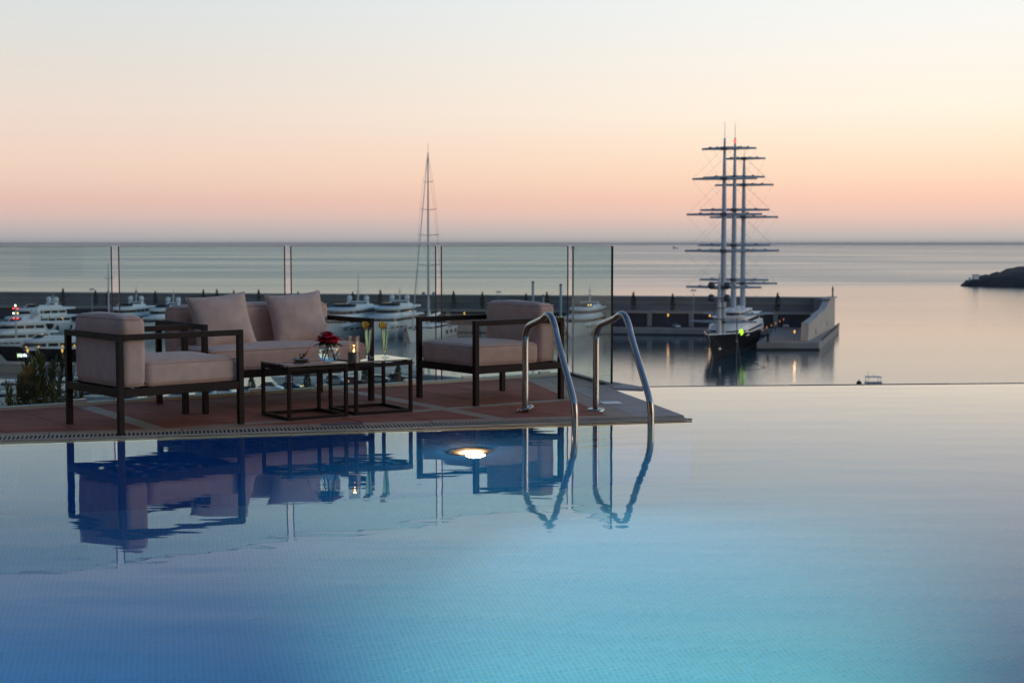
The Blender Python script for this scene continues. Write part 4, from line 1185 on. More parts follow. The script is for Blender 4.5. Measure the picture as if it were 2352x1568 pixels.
# long band(s) parallel to the fence
for vb in (vB,):
    for k in range(int((u_hi - u_lo) / 0.8)):
        u0 = u_lo + .8 * k
        poly = [uvp(u0 + gap / 2, vb - BW / 2), uvp(u0 + .8 - gap / 2, vb - BW / 2), uvp(u0 + .8 - gap / 2, vb + BW / 2), uvp(u0 + gap / 2, vb + BW / 2)]
        for c in fieldclips: poly = clip(poly, *c) if len(poly) > 2 else poly
        if len(poly) > 2: lay('band_stone', poly, m_cream, random.uniform(-.0006, .0006))
vsegs = [(vB + BW / 2, vF + .2, 1), (vB - BW / 2, vB - 2.3, -1)]
for ub in bands_u:
    for va, vb_, sg in vsegs:
        n_ = int(abs(vb_ - va) / .8) + 1
        for k in range(n_):
            a0 = va + sg * .8 * k; a1 = va + sg * .8 * (k + 1)
            poly = [uvp(ub - BW / 2, min(a0, a1) + gap / 2), uvp(ub + BW / 2, min(a0, a1) + gap / 2), uvp(ub + BW / 2, max(a0, a1) - gap / 2), uvp(ub - BW / 2, max(a0, a1) - gap / 2)]
            for c in fieldclips: poly = clip(poly, *c) if len(poly) > 2 else poly
            if len(poly) > 2: lay('band_stone', poly, m_cream, random.uniform(-.0006, .0006))
nt_u = 5
for bi in range(len(bands_u)):
    u0 = bands_u[bi] + BW / 2; u1 = bands_u[bi] + step_u - BW / 2
    tw = (u1 - u0) / nt_u
    for k in range(nt_u):
        for va, vb_, sg in vsegs:
            tv = (abs(vF - (vB + BW / 2))) / 4
            for j in range(6):
                a0 = va + sg * tv * j; a1 = a0 + sg * tv
                lo, hi = min(a0, a1), max(a0, a1)
                poly = [uvp(u0 + tw * k + gap / 2, lo + gap / 2), uvp(u0 + tw * (k + 1) - gap / 2, lo + gap / 2), uvp(u0 + tw * (k + 1) - gap / 2, hi - gap / 2), uvp(u0 + tw * k + gap / 2, hi - gap / 2)]
                for c in fieldclips: poly = clip(poly, *c) if len(poly) > 2 else poly
                if len(poly) > 2: lay('terracotta_tile', poly, m_terr, random.uniform(-.0012, .0008))
# overflow grating: slats over a dark gutter
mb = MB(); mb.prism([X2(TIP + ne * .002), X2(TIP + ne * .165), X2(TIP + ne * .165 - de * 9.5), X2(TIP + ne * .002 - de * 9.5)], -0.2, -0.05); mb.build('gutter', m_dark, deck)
mb = MB(); a_de = math.atan2(de.y, de.x)
k = 0; t = 0.03
while t < 9.4:
    c_ = TIP - de * t + ne * .084; mb.box((c_.x, c_.y, -.004), (0.0100, 0.150, 0.003), rz=a_de); t += 0.0245; k += 1
sl = mb.build('grate_slat', m_grate, deck); sl['kind'] = 'stuff'
mb = MB(); mb.prism([X2(TIP + ne * .158), X2(TIP + ne * .1655), X2(TIP + ne * .1655 - de * 9.5), X2(TIP + ne * .158 - de * 9.5)], -0.06, -0.004); mb.build('gutter_shade_strip', m_dark, deck)  # dark strip added behind the slats so their gaps look shaded
for o0, o1 in ((0.0, 0.008),):
    mb = MB(); mb.prism([X2(TIP + ne * o0), X2(TIP + ne * o1), X2(TIP + ne * o1 - de * 9.5), X2(TIP + ne * o0 - de * 9.5)], -0.012, -0.001); mb.build('grate_rail', m_grate, deck)
# fence channel
m_chan = mat('cream_channel', S((196, 186, 160)), 0.5, var=0.05)
mb = MB(); mb.prism([X2(FC - nf * .028 + df * .0), X2(FC + nf * .055), X2(FC + nf * .055 - df * 9.5), X2(FC - nf * .028 - df * 9.5)], -0.3, 0.022); mb.build('edge_channel', m_chan, deck)
lid = G(1403, 926); mb = MB(); mb.box((0, 0, 0), (.14, .14, .006)); o = mb.build('skimmer_lid', mat('white_plastic', (.75, .76, .78), 0.35, var=.03), deck, loc=(lid.x, lid.y, .004)); o.rotation_euler = (0, 0, math.atan2(ds.y, ds.x))
lid = G(786, 974.5); mb = MB(); mb.box((0, 0, 0), (.26, .06, .006)); o = mb.build('drain_cover', mat('dull_zinc', (.13, .14, .16), .7, .2, var=.1), deck, loc=(lid.x, lid.y, .004)); o.rotation_euler = (0, 0, a_de)
# wedge of coping beyond the fence end
w0, w1 = G(1411, 886, -.0), G(1478, 890.5, 0)
mb = MB(); a0, a1, a2, a3 = w0 - Vector((.05, .03, 0)), w1, w1 + Vector((.0, .05, 0)), w0 + Vector((-.02, .17, 0))
mb.add([(a0.x, a0.y, -.012), (a1.x, a1.y, -.012), (a2.x, a2.y, .004), (a3.x, a3.y, .022), (a3.x, a3.y, -.03), (a2.x, a2.y, -.03), (a0.x, a0.y, -.03), (a1.x, a1.y, -.03)], [(0, 1, 2, 3), (6, 7, 1, 0), (3, 2, 5, 4), (0, 3, 4, 6), (1, 7, 5, 2)])
mb.build('coping_end', mat('wedge_stone', S((228, 202, 182)), .6, var=.1, spec=.2), deck)
cl = G(1392, 896)
mb = MB()
pts = []
for k in range(46):
    a = k * 1.05; pts.append((cl.x - .14 + .006 * k + .028 * math.cos(a), cl.y + .018 * math.sin(a) + .0014 * k, .012 + .012 * abs(math.sin(a * .5)) + .0006 * k))
mb.tube(pts, .004, 5)
tag(mb.build('coiled_cord', mat('white_cord', (.6, .6, .58), .6, var=.05), smooth=True), 'small white coiled cord lying at the foot of the end glass panel', 'cord')

# ------------------------------------------------------------------ glass balustrade
m_glass = thin_glass('balustrade_glass', (0.84, 0.93, 0.928), 0.0, 1.5, dirt_or_veil=0.02)
m_gedge = mat('polished_glass_edge', (0.03, 0.035, 0.035), 0.15, var=0.1)
m_gedge2 = mat('light_glass_edge', (0.30, 0.36, 0.33), 0.12, var=0.1)
bal = thing('glass_balustrade', (FC.x, FC.y, 0), math.atan2(df.y, df.x), 'frameless clear glass balustrade along the back and corner of the terrace', 'glass fence')
GH = 1.112
def u_at(px):                        # distance along the fence line where the sight line px crosses it
    d = Vector((px - 1176, F * math.cos(PITCH) + 60 * math.sin(PITCH), 0))
    p = isect(Vector((0, 0, 0)), d, FC, df)
    return (p - FC).dot(df)
for x0, x1 in ((-620, -190), (-170, 258), (275, 655), (669.5, 1001), (1014, 1304)):
    a = u_at(x0); b = u_at(x1); mb = MB(); mb.box(((a + b) / 2, 0.0, GH / 2 + .008), (b - a - 0.008, 0.012, GH))
    mb.build('glass_panel', m_glass, bal)
    for e in (a, b):
        mb = MB(); mb.box((e, 0.0, GH / 2 + .008), (0.005, 0.0125, GH + .001)); mb.build('panel_edge', m_gedge, bal)
    mb = MB(); mb.box(((a + b) / 2, 0, GH + .0105), (b - a, 0.0125, 0.0035)); mb.build('panel_top_edge', m_gedge, bal)
    for e in (a + .25, b - .25):
        mb = MB(); mb.box((e, 0, .028), (.10, .034, .035)); mb.build('clamp', m_silver, bal)
dE = (FE - FC); dE.z = 0; LE = dE.length
ra = math.atan2(dE.y, dE.x) - math.atan2(df.y, df.x)
T = Matrix.Rotation(ra, 4, 'Z')
mb = MB(); mb.box((LE / 2 + .03, 0, GH / 2 + .008), (LE - .05, 0.016, GH), M=T); mb.build('end_glass_panel', m_glass, bal)
mb = MB(); mb.box((LE + .008, 0, GH / 2 + .008), (0.006, 0.017, GH + .001), M=T); mb.build('panel_edge', m_gedge, bal)
mb = MB(); mb.box((.052, 0, GH / 2 + .008), (0.004, 0.016, GH), M=T); mb.build('panel_edge', m_gedge2, bal)
mb = MB(); mb.box((LE / 2 + .03, 0, GH + .0095), (LE - .05, .016, .003), M=T); mb.build('panel_top_edge', m_gedge2, bal)
mb = MB(); mb.box((LE / 2, 0, .004), (LE, .05, .03), M=T); mb.build('end_channel', mat('bronze_channel', (.10, .065, .05), .45, .3, var=.05), bal)

# ------------------------------------------------------------------ pool ladder rails
m_steel = mat('stainless_steel', (0.42, 0.41, 0.40), 0.16, 1.0, var=0.06, vscale=30, stretch=(1, 1, 0.2))
fl1, fl2 = G(1206.5, 945.8), G(1368.5, 942.6)
we1, we2 = G(1321, 985.6, WL), G(1493.7, 979, WL)
dr_ = (((we1 - fl1) + (we2 - fl2)) / 2); dr_.z = 0; SL = dr_.length; dr_.normalize()
def smooth_path(pts, n=6):
    pts = [Vector(p) for p in pts]; out = []
    for i in range(len(pts) - 1):
        p0 = pts[max(i - 1, 0)]; p1 = pts[i]; p2 = pts[i + 1]; p3 = pts[min(i + 2, len(pts) - 1)]
        for k in range(n):
            t = k / n
            out.append(0.5 * ((2 * p1) + (-p0 + p2) * t + (2 * p0 - 5 * p1 + 4 * p2 - p3) * t * t + (-p0 + 3 * p1 - 3 * p2 + p3) * t ** 3))
    out.append(pts[-1]); return out
k = SL / 0.85
prof = [(0, 0.0), (0, .25), (0, .47), (.012 * k, .535), (.06 * k, .585), (.13 * k, .606), (.30 * k, .645), (.36 * k, .668), (.415 * k, .678), (.47 * k, .66), (.52 * k, .605), (.56 * k, .535), (.70 * k, .34), (.815 * k, .18), (.845 * k, .10), (.85 * k, .0), (.85 * k, -.4), (.85 * k, -.9), (.80 * k, -1.15), (.72 * k, -1.2)]
lad = thing('pool_ladder', (fl1.x, fl1.y, 0), math.atan2(dr_.y, dr_.x), 'stainless steel pool ladder with two curved handrails at the pool edge', 'pool ladder')
lad.rotation_euler = (0, 0, math.atan2(dr_.y, dr_.x))
vec = Vector((fl2.x - fl1.x, fl2.y - fl1.y, 0)); th = math.atan2(dr_.y, dr_.x)
lv = Matrix.Rotation(-th, 4, 'Z') @ vec
for q, sh in ((0, Vector((0, 0, 0))), (1, lv)):
    mb = MB(); mb.tube([(sh.x + s_, sh.y, z_) for s_, z_ in [(p.x, p.y) for p in smooth_path([(a, b, 0) for a, b in prof], 5)]], 0.0215, 20)
    mb.build('handrail', m_steel, lad, smooth=True)
    mb = MB()
    if q == 0:
        Tm = Matrix.Translation((sh.x, sh.y, .018)) @ Matrix.Rotation(R(17), 4, 'X') @ Matrix.Rotation(R(-8), 4, 'Y')
    else:
        Tm = Matrix.Translation((sh.x, sh.y, 0.0))
    mb.lathe([(.022, .018), (.055, .014), (.0605, .006), (.0605, 0.0), (.022, 0)], 28, cap=False, M=Tm); mb.build('floor_flange', m_steel, lad, smooth=True, angle=40)
for z in (-.27, -.52, -.77):
    mb = MB(); mb.box((.85 * k, lv.y / 2, z), (.075, abs(lv.y), .025)); mb.build('tread', m_steel, lad, bevel=.006)
# hidden part of the second rail relative shift along x
# ------------------------------------------------------------------ underwater lamp in the pool wall
lw = Vector((TIP.x, TIP.y, 0)) - de * 1.0
dl = Vector((1080 - 1176, F * math.cos(PITCH) - (1036 - 784) * math.sin(PITCH), -F * math.sin(PITCH) + (784 - 1036) * math.cos(PITCH)))
kk = (WL - CAM_H) / dl.z; hit = Vector((dl.x * kk, dl.y * kk, 0)); hdir = Vector((dl.x, dl.y, 0)).normalized()
ti = math.atan2(math.hypot(dl.x, dl.y), -dl.z); tr = math.asin(math.sin(ti) / 1.333)
wallp = isect(hit, hdir, TIP, de); dz = (wallp - hit).length / math.tan(tr)
plz = WL - dz
pl = thing('pool_lamp', (wallp.x, wallp.y, plz), math.atan2(de.y, de.x), 'round lit underwater lamp set in the blue pool wall below the right armchair', 'pool lamp')
Ml = Matrix.Rotation(PI / 2, 4, 'X')
mb = MB(); mb.lathe([(.148, .0), (.148, .02), (.115, .026), (.115, .012)], 32, M=Ml); mb.build('lamp_rim', m_steel, pl, smooth=True, angle=40)
mb = MB(); mb.lathe([(.114, .012), (.09, .03), (.05, .04), (.002, .044)], 32, M=Ml, cap=True); ml = bpy.data.materials.new('pool_lamp_lens'); ml.use_nodes = True; nt = ml.node_tree; nt.nodes.clear()
t_ = nt.nodes.new('ShaderNodeTexCoord'); ln_ = nt.nodes.new('ShaderNodeVectorMath'); ln_.operation = 'LENGTH'; nt.links.new(t_.outputs['Object'], ln_.inputs[0])
cr = nt.nodes.new('ShaderNodeValToRGB'); mr_ = nt.nodes.new('ShaderNodeMapRange'); mr_.inputs[1].default_value = .04; mr_.inputs[2].default_value = .116
nt.links.new(ln_.outputs['Value'], mr_.inputs[0]); nt.links.new(mr_.outputs[0], cr.inputs[0])
cr.color_ramp.elements[0].color = (1, .86, .62, 1); cr.color_ramp.elements[1].color = (1, .42, .12, 1)
st = nt.nodes.new('ShaderNodeMapRange'); st.interpolation_type = 'SMOOTHSTEP'; st.inputs[1].default_value = .03; st.inputs[2].default_value = .114; st.inputs[3].default_value = 10.0; st.inputs[4].default_value = .7
nt.links.new(ln_.outputs['Value'], st.inputs[0])
em = nt.nodes.new('ShaderNodeEmission'); nt.links.new(cr.outputs[0], em.inputs[0]); nt.links.new(st.outputs[0], em.inputs[1])
oo = nt.nodes.new('ShaderNodeOutputMaterial'); nt.links.new(em.outputs[0], oo.inputs[0])
mb.build('lens', ml, pl, smooth=True)
ld = bpy.data.lights.new('wall_glow', 'POINT'); ld.energy = 22; ld.color = (1.0, 0.55, 0.22); ld.shadow_soft_size = .06
lo = bpy.data.objects.new('wall_glow', ld); C.objects.link(lo); lo.parent = pl; lo.location = (0, -.16, 0)
ld = bpy.data.lights.new('pool_spot', 'SPOT'); ld.energy = 330; ld.color = (1.0, 0.86, 0.54); ld.spot_size = R(120); ld.spot_blend = 1.0; ld.shadow_soft_size = .09
lo = bpy.data.objects.new('pool_spot', ld); C.objects.link(lo); lo.parent = pl; lo.location = (0, -.09, 0)
lo.rotation_euler = Vector((0.5, -1, -0.12)).to_track_quat('-Z', 'Y').to_euler()
# unseen lamps added in the near pool wall to brighten and tint the floor
for x_, e_, ax_, lab in ((0.62, 4700, .0, 'added unseen fill lamp in the near pool wall at right, below the picture'), (-2.2, 760, .0, 'added unseen fill lamp in the near pool wall at left, below the picture')):
    p2 = copy_tree(pl, (x_, NY, -.75), PI, lab)
    l2 = bpy.data.lights.new('pool_spot', 'SPOT'); l2.energy = e_; l2.color = (1.0, 0.90, 0.34) if x_ > 0 else (0.55, 0.95, 0.95); l2.spot_size = R(43 if x_ > 0 else 90); l2.spot_blend = 1.0; l2.shadow_soft_size = .09
    for ch in p2.children:
        if ch.type == 'LIGHT' and ch.data.type == 'SPOT':
            ch.data = l2; ch.rotation_euler = Vector((ax_ * -1, -1, -0.25)).to_track_quat('-Z', 'Y').to_euler()

# ================================================================== furniture
m_frame = mat('dark_brown_metal', (0.024, 0.0125, 0.010), 0.5, 0.0, spec=0.18, var=0.12, vscale=8, bump=0.08, bscale=200)
def fabric(name, col):
    m = mat(name, col, 0.9, var=0.10, vscale=14)
    nt = m.node_tree; p = nt.nodes['Principled BSDF']
    t = nt.nodes.new('ShaderNodeTexCoord')
    w1 = nt.nodes.new('ShaderNodeTexWave'); w1.inputs['Scale'].default_value = 120; w1.bands_direction = 'X'; w1.inputs['Distortion'].default_value = 2
    w2 = nt.nodes.new('ShaderNodeTexWave'); w2.inputs['Scale'].default_value = 120; w2.bands_direction = 'Z'; w2.inputs['Distortion'].default_value = 2
    n = nt.nodes.new('ShaderNodeTexNoise'); n.inputs['Scale'].default_value = 9; n.inputs['Detail'].default_value = 3
    for x in (w1, w2, n):
        nt.links.new(t.outputs['Object'], x.inputs['Vector'])
    a = nt.nodes.new('ShaderNodeMath'); a.operation = 'ADD'; nt.links.new(w1.outputs['Fac'], a.inputs[0]); nt.links.new(w2.outputs['Fac'], a.inputs[1])
    b1 = nt.nodes.new('ShaderNodeBump'); b1.inputs['Strength'].default_value = .25; b1.inputs['Distance'].default_value = .001
    nt.links.new(a.outputs[0], b1.inputs['Height'])
    b2 = nt.nodes.new('ShaderNodeBump'); b2.inputs['Strength'].default_value = .12; b2.inputs['Distance'].default_value = .010
    nt.links.new(n.outputs['Fac'], b2.inputs['Height']); nt.links.new(b1.outputs[0], b2.inputs['Normal']); nt.links.new(b2.outputs[0], p.inputs['Normal'])
    p.inputs['Sheen Weight'].default_value = 0.25
    return m
m_cush = fabric('cushion_fabric', (0.66, 0.43, 0.325))
m_pill = fabric('pillow_fabric', (0.68, 0.48, 0.38))
def cushion(name, c, s, parent, r=0.045, bulge=(0.004, 0.004, 0.018), m=None, nseg=22, sag=0.0):
    """upholstered block with soft edges and a slight crown"""
    mb = MB(); idx = {}
    hx, hy, hz = s[0] / 2, s[1] / 2, s[2] / 2
    def pt(u, v, w):
        key = (round(u, 5), round(v, 5), round(w, 5))
        if key in idx:
            return idx[key]
        p = Vector((u * hx, v * hy, w * hz)); q = Vector((max(-hx + r, min(hx - r, p.x)), max(-hy + r, min(hy - r, p.y)), max(-hz + r, min(hz - r, p.z))))
        d = p - q
        if d.length > 1e-9:
            p = q + d.normalized() * r
        fx = (1 - min(1, abs(v)) ** 2.5) * (1 - min(1, abs(w)) ** 2.5); fy = (1 - abs(u) ** 2.5) * (1 - abs(w) ** 2.5); fz = (1 - abs(u) ** 2.5) * (1 - abs(v) ** 2.5)
        p.x += math.copysign(bulge[0] * fx, u) if abs(u) > .5 else 0
        p.y += math.copysign(bulge[1] * fy, v) if abs(v) > .5 else 0
        p.z += math.copysign(bulge[2] * fz, w) if w > .5 else 0
        p.z += 0.003 * math.sin(u * 5 + c[0] * 9) * math.cos(v * 4 + 1) if w > 0 else 0
        mb.v.append(tuple(p)); idx[key] = len(mb.v) - 1
        return idx[key]
    def tt_(i):
        t = i / nseg; t = t * 2 - 1
        return math.copysign(abs(t) ** 0.72, t) if t else 0.0
    for ax in range(3):
        for sg in (-1, 1):
            for i in range(nseg):
                for j in range(nseg):
                    q = []
                    for (a, b) in ((i, j), (i + 1, j), (i + 1, j + 1), (i, j + 1)):
                        co = [0, 0, 0]; co[ax] = sg; co[(ax + 1) % 3] = tt_(a); co[(ax + 2) % 3] = tt_(b); q.append(pt(*co))
                    mb.f.append(tuple(q) if sg > 0 else tuple(q[::-1])); mb.mi.append(0)
    o = mb.build(name, m or m_cush, parent, smooth=True, loc=c)
    # welt seams along the upper and lower edges
    for w in (-1, 1):
        z = w * (hz - r * .30)
        e = r * .30; x, y = hx - e * .2, hy - e * .2
        pts = []
        rc = r * .8
        for (cx, cy, a0) in ((x - rc, y - rc, 0), (-x + rc, y - rc, 90), (-x + rc, -y + rc, 180), (x - rc, -y + rc, 270)):
            for k in range(5):
                a = R(a0 + 22.5 * k); pts.append((cx + rc * math.cos(a), cy + rc * math.sin(a), z))
        pts.append(pts[0])
        mb2 = MB(); mb2.tube(pts, .0032, 5, cap=False); mb2.build('piping', m or m_cush, o, smooth=True)
    return o
FT = 0.036
def armseat(name, label, cat, loc, rz, depth, width, group=None, nback=1):
    """local x = forward (open front), y = width"""
    t = thing(name, loc, rz, label, cat, group)
    hx, hy = depth / 2, width / 2; AH = 0.60
    for sx in (-1, 1):
        for sy in (-1, 1):
            mb = MB(); mb.box((sx * hx, sy * hy, AH / 2), (FT, FT, AH)); mb.build('leg', m_frame, t, bevel=.0025)
    for sy in (-1, 1):
        mb = MB(); mb.box((0, sy * hy, AH - FT / 2), (depth - FT, FT - .001, FT - .001)); mb.build('armrest', m_frame, t, bevel=.0025)
        mb = MB(); mb.box((0, sy * hy, .25), (depth - FT, FT - .002, .05)); mb.build('side_rail', m_frame, t, bevel=.0025)
    mb = MB(); mb.box((-hx, 0, AH - FT / 2), (FT - .001, width - FT, FT - .001)); mb.build('back_rail', m_frame, t, bevel=.0025)
    mb = MB(); mb.box((-hx, 0, .25), (FT - .002, width - FT, .05)); mb.build('rear_rail', m_frame, t, bevel=.0025)
    mb = MB(); mb.box((hx, 0, .25), (FT - .002, width - FT, .05)); mb.build('front_rail', m_frame, t, bevel=.0025)
    sl = None
    for k in range(6):
        x = -hx + .09 + (depth - .18) * k / 5
        if sl is None:
            mb = MB(); mb.box((0, 0, 0), (.05, width - FT, .014)); sl = mb.build('slat', m_frame, t, loc=(x, 0, .262))
        else:
            twin(sl, t, (x, 0, .262))
    bt = .165
    cushion('seat_cushion', (-hx + FT / 2 + bt + .006 + (depth - bt) / 2 - .012, 0, .272 + .075), (depth - bt - .012, width - FT - .012, .155), t, r=.04, bulge=(.006, .004, .02))
    cushion('back_cushion', (-hx + FT / 2 + .008 + bt / 2, 0, .272 + .215), (bt, width - FT - .014, .43), t, r=.045, bulge=(.012, .004, .014))
    return t
def fit(a, b, c, d=None):
    """centre from near, left, right corner legs"""
    return (b + c) / 2
n1, l1, r1 = G(276.6, 999.5), G(162.5, 973), G(550.6, 973)
ch1 = armseat('armchair', 'left armchair with its back to the pool, beige cushions in dark metal frame', 'armchair', (*X2((l1 + r1) / 2), 0), R(41.2), .815, .72, 'beige and dark metal armchairs')
n2, l2, r2 = G(1094.3, 931), G(954.6, 912), G(1296.8, 915.3)
ch2 = armseat('armchair', 'armchair at the right facing the coffee tables, beside the glass corner and ladder', 'armchair', (*X2((l2 + r2) / 2), 0), R(180 + 37.5), .775, .715, 'beige and dark metal armchairs')
nl, nr, bl = G(482.8, 947.5), G(863.7, 918.7), G(354.7, 927.8)
sofa = armseat('sofa', 'two-seat sofa with beige cushions and dark metal frame between the armchairs', 'sofa', (*X2((nr + bl) / 2), 0), R(38 - 90), .735, 1.315)

def pillow(label, pc, size, thick, basis, seed):
    """basis = (right, up, outward) world vectors"""
    rnd = random.Random(seed); mb = MB(); N = 26
    rt, up, ow = basis; idx = {}
    def P(i, j, sg):
        u = 2 * i / N - 1; v = 2 * j / N - 1
        edge = i in (0, N) or j in (0, N)
        if edge and (i, j) in idx:
            return idx[(i, j)]
        pin = 0.075
        uu = u * (1 - pin * (1 - v * v) * 1.0 * abs(u) ** 3) ; vv = v * (1 - pin * (1 - u * u) * abs(v) ** 3)
        f = max(0, (1 - abs(u) ** 2.6)) ** .55 * max(0, (1 - abs(v) ** 2.6)) ** .55
        h = thick / 2 * f
        h += (0.003 * math.sin(6 * u + 3 * v + seed) + .002 * math.sin(5 * v - 3 * u)) * f
        # wrinkles that run out of the corners
        h += .004 * math.sin(22 * (u * v)) * (abs(u * v)) * (1 if f > 0 else 0)
        sagx = -.02 * (1 - v) * .5 * (u * u)
        p = rt * (uu * size / 2 * (1 + .03 * (1 - v) / 2)) + up * (vv * size * .45 + sagx) + ow * (sg * h)
        mb.v.append(tuple(p)); k = len(mb.v) - 1
        if edge:
            idx[(i, j)] = k
        return k
    for sg in (1, -1):
        grid = [[P(i, j, sg) for j in range(N + 1)] for i in range(N + 1)]
        for i in range(N):
            for j in range(N):
                q = (grid[i][j], grid[i + 1][j], grid[i + 1][j + 1], grid[i][j + 1])
                mb.f.append(q if sg > 0 else q[::-1]); mb.mi.append(0)
    t = thing('throw_pillow', pc, 0, label, 'pillow', 'beige throw pillows on the sofa')
    body = mb.build('pillow_body', m_pill, t, smooth=True)
    brd = [mb.v[idx[(i, 0)]] for i in range(N + 1)] + [mb.v[idx[(N, j)]] for j in range(1, N + 1)] + [mb.v[idx[(i, N)]] for i in range(N - 1, -1, -1)] + [mb.v[idx[(0, j)]] for j in range(N - 1, -1, -1)]
    m2 = MB(); m2.tube(brd, .003, 5, cap=False); m2.build('seam', m_pill, body, smooth=True)
    return t
# sofa frame of reference
s_rz = R(38 - 90); sfw = Vector((math.cos(s_rz), math.sin(s_rz), 0)); srt = Vector((math.cos(R(38)), math.sin(R(38)), 0))
sc = Vector((sofa.location.x, sofa.location.y, 0))
def pil(label, cpx, cpy, off, size, roll, lean, yaw, seed):
    # centre: on a plane parallel to the sofa back, off metres in front of its centre line
    d = Vector((cpx - 1176, F * math.cos(PITCH) + (784 - cpy) * math.sin(PITCH), -F * math.sin(PITCH) + (784 - cpy) * math.cos(PITCH)))
    base = sc + sfw * off
    k = (base.dot(sfw)) / (Vector((d.x, d.y, 0)).dot(sfw))
    p = Vector((0, 0, CAM_H)) + d * k
    rt = Matrix.Rotation(R(yaw), 3, 'Z') @ srt; ow = Matrix.Rotation(R(yaw), 3, 'Z') @ sfw
    up = Vector((0, 0, 1))
    ow2 = (ow * math.cos(R(lean)) + up * math.sin(R(lean))); up2 = (up * math.cos(R(lean)) - ow * math.sin(R(lean)))
    rr = rt * math.cos(R(roll)) + up2 * math.sin(R(roll)); uu = -rt * math.sin(R(roll)) + up2 * math.cos(R(roll))
    return pillow(label, tuple(p), size, .17, (rr, uu, ow2), seed)
pil('left beige throw pillow tilted on the sofa, its right corner raised', 509, 738, -.02, .445, 5, 21, -5, 1)
pil('right beige throw pillow on the sofa, partly behind the red rose', 684, 732, -.03, .445, 3.5, 21, -5, 2)

# coffee tables
m_ttop = mat('smoked_table_glass', (0.05, 0.045, 0.045), 0.06, 0.0, var=0.05, ior=1.55, coat=1.0)
def table(label, cs, h=.355):
    near, left, right = cs
    c = (left + right) / 2
    e1 = (right - near); e2 = (left - near); a = math.atan2(e1.y, e1.x)
    t = thing('coffee_table', (c.x, c.y, 0), a, label, 'coffee table', 'square coffee tables')
    w, d = e1.length, e2.length; w = (w + .41) / 2; d = (d + .41) / 2; q = .022
    for sx in (-1, 1):
        for sy in (-1, 1):
            mb = MB(); mb.box((sx * w / 2, sy * d / 2, h / 2 - .002), (q, q, h - .004)); mb.build('leg', m_frame, t, bevel=.002)
        for z, nm in ((q / 2, 'foot_rail'), (h - .012 - q / 2, 'top_rail')):
            mb = MB(); mb.box((sx * w / 2, 0, z), (q - .001, d - q, q - .001)); mb.build(nm, m_frame, t, bevel=.002)
            mb = MB(); mb.box((0, sx * d / 2, z), (w - q, q - .001, q - .001)); mb.build(nm, m_frame, t, bevel=.002)
    mb = MB(); mb.box((0, 0, h), (w + q + .004, d + q + .004, .012)); mb.build('tabletop', m_ttop, t, bevel=.002)
    return t
TH = .361
table('left coffee table holding the rose vase and the plate', (G(671.2, 965.5), G(598.7, 953.5), G(801.2, 955.5)))
table('right coffee table holding the candle and two drinks', (G(827.5, 953), G(751, 940), G(951.2, 944.5)))

# rose in a round glass vase
m_vglass = thin_glass('clear_glass', (0.90, 0.935, 0.93), 0.0, 1.62)
m_flute = thin_glass('flute_glass', (0.84, 0.89, 0.88), 0.0, 1.8, dirt_or_veil=.10)  # pale diffuse veil mixed in so the clear glass shows brighter
m_water = solid_glass('vase_water', (0.97, 0.99, 1.0), 1.333)
vp = G(755, 831, TH)
va = thing('rose_vase', (vp.x, vp.y, TH), 0, 'round clear glass bowl vase with water on the left coffee table', 'vase')
def bowl(rad, z0, z1, c, n=16):
    out = []
    for k in range(n + 1):
        z = z0 + (z1 - z0) * k / n; rr = math.sqrt(max(0, rad * rad - (z - c) ** 2)); out.append((max(rr, .0005), z))
    return out
mb = MB(); mb.lathe(bowl(.074, .008, .125, .066), 36); mb.build('bowl', m_vglass, va, smooth=True)
mb = MB(); mb.lathe([(.048, .125), (.0495, .127), (.050, .130), (.0475, .128)], 36); mb.build('rim', m_vglass, va, smooth=True)
mb = MB(); mb.lathe([(.002, .0095)] + bowl(.071, .010, .088, .066)[0:] + [(.002, .088)], 36, cap=True); mb.build('water', m_water, va, smooth=True, angle=50)
ro = thing('rose_bouquet', (vp.x, vp.y, TH + .1), 0, 'deep red rose with dark green leaves standing in the round vase', 'flower')
m_rose = mat('rose_petal', (0.46, 0.005, 0.016), 0.55, var=0.35, vscale=25)
m_leaf = mat('rose_leaf', (0.055, 0.10, 0.022), 0.5, var=0.35, vscale=25)
rnd = random.Random(3)
def petal(c, rad, hgt, a, open_, w=1.0):
    mb = MB(); N, Mx = 7, 6; base = len(mb.v)
    for i in range(N + 1):
        v = i / N
        for j in range(Mx + 1):
            u = j / Mx * 2 - 1
            ang_ = a + u * w * (1 - .25 * (2 * v - 1) ** 2)
            rr = rad * (.25 + open_ * v ** 1.3) + .004 * math.sin(5 * u + a)
            z = hgt * math.sin(v * PI * .55) * (1 - .16 * u * u * v) - (.012 * v ** 4 if open_ > .9 else 0)
            mb.v.append((c[0] + rr * math.cos(ang_), c[1] + rr * math.sin(ang_), c[2] + z))
    for i in range(N):
        for j in range(Mx):
            q = i * (Mx + 1) + j; mb.f.append((q, q + 1, q + Mx + 2, q + Mx + 1)); mb.mi.append(0)
    return mb
heads = [((-.006, 0, .030), 1.22), ((.040, .008, .020), .88), ((-.040, -.012, .018), .82), ((.012, -.030, .018), .82)]
for (c, s) in heads:
    for ring, (rad, hgt, op, n_, w_) in enumerate(((.018, .062, .35, 3, 1.3), (.028, .060, .6, 4, 1.0), (.038, .054, .85, 5, .85), (.046, .044, 1.0, 6, .75))):
        for k in range(n_):
            mb = petal(c, rad * s, hgt * s, 2 * PI * k / n_ + ring * .7 + s, op, w_); o = mb.build('petal', m_rose, ro, smooth=True)
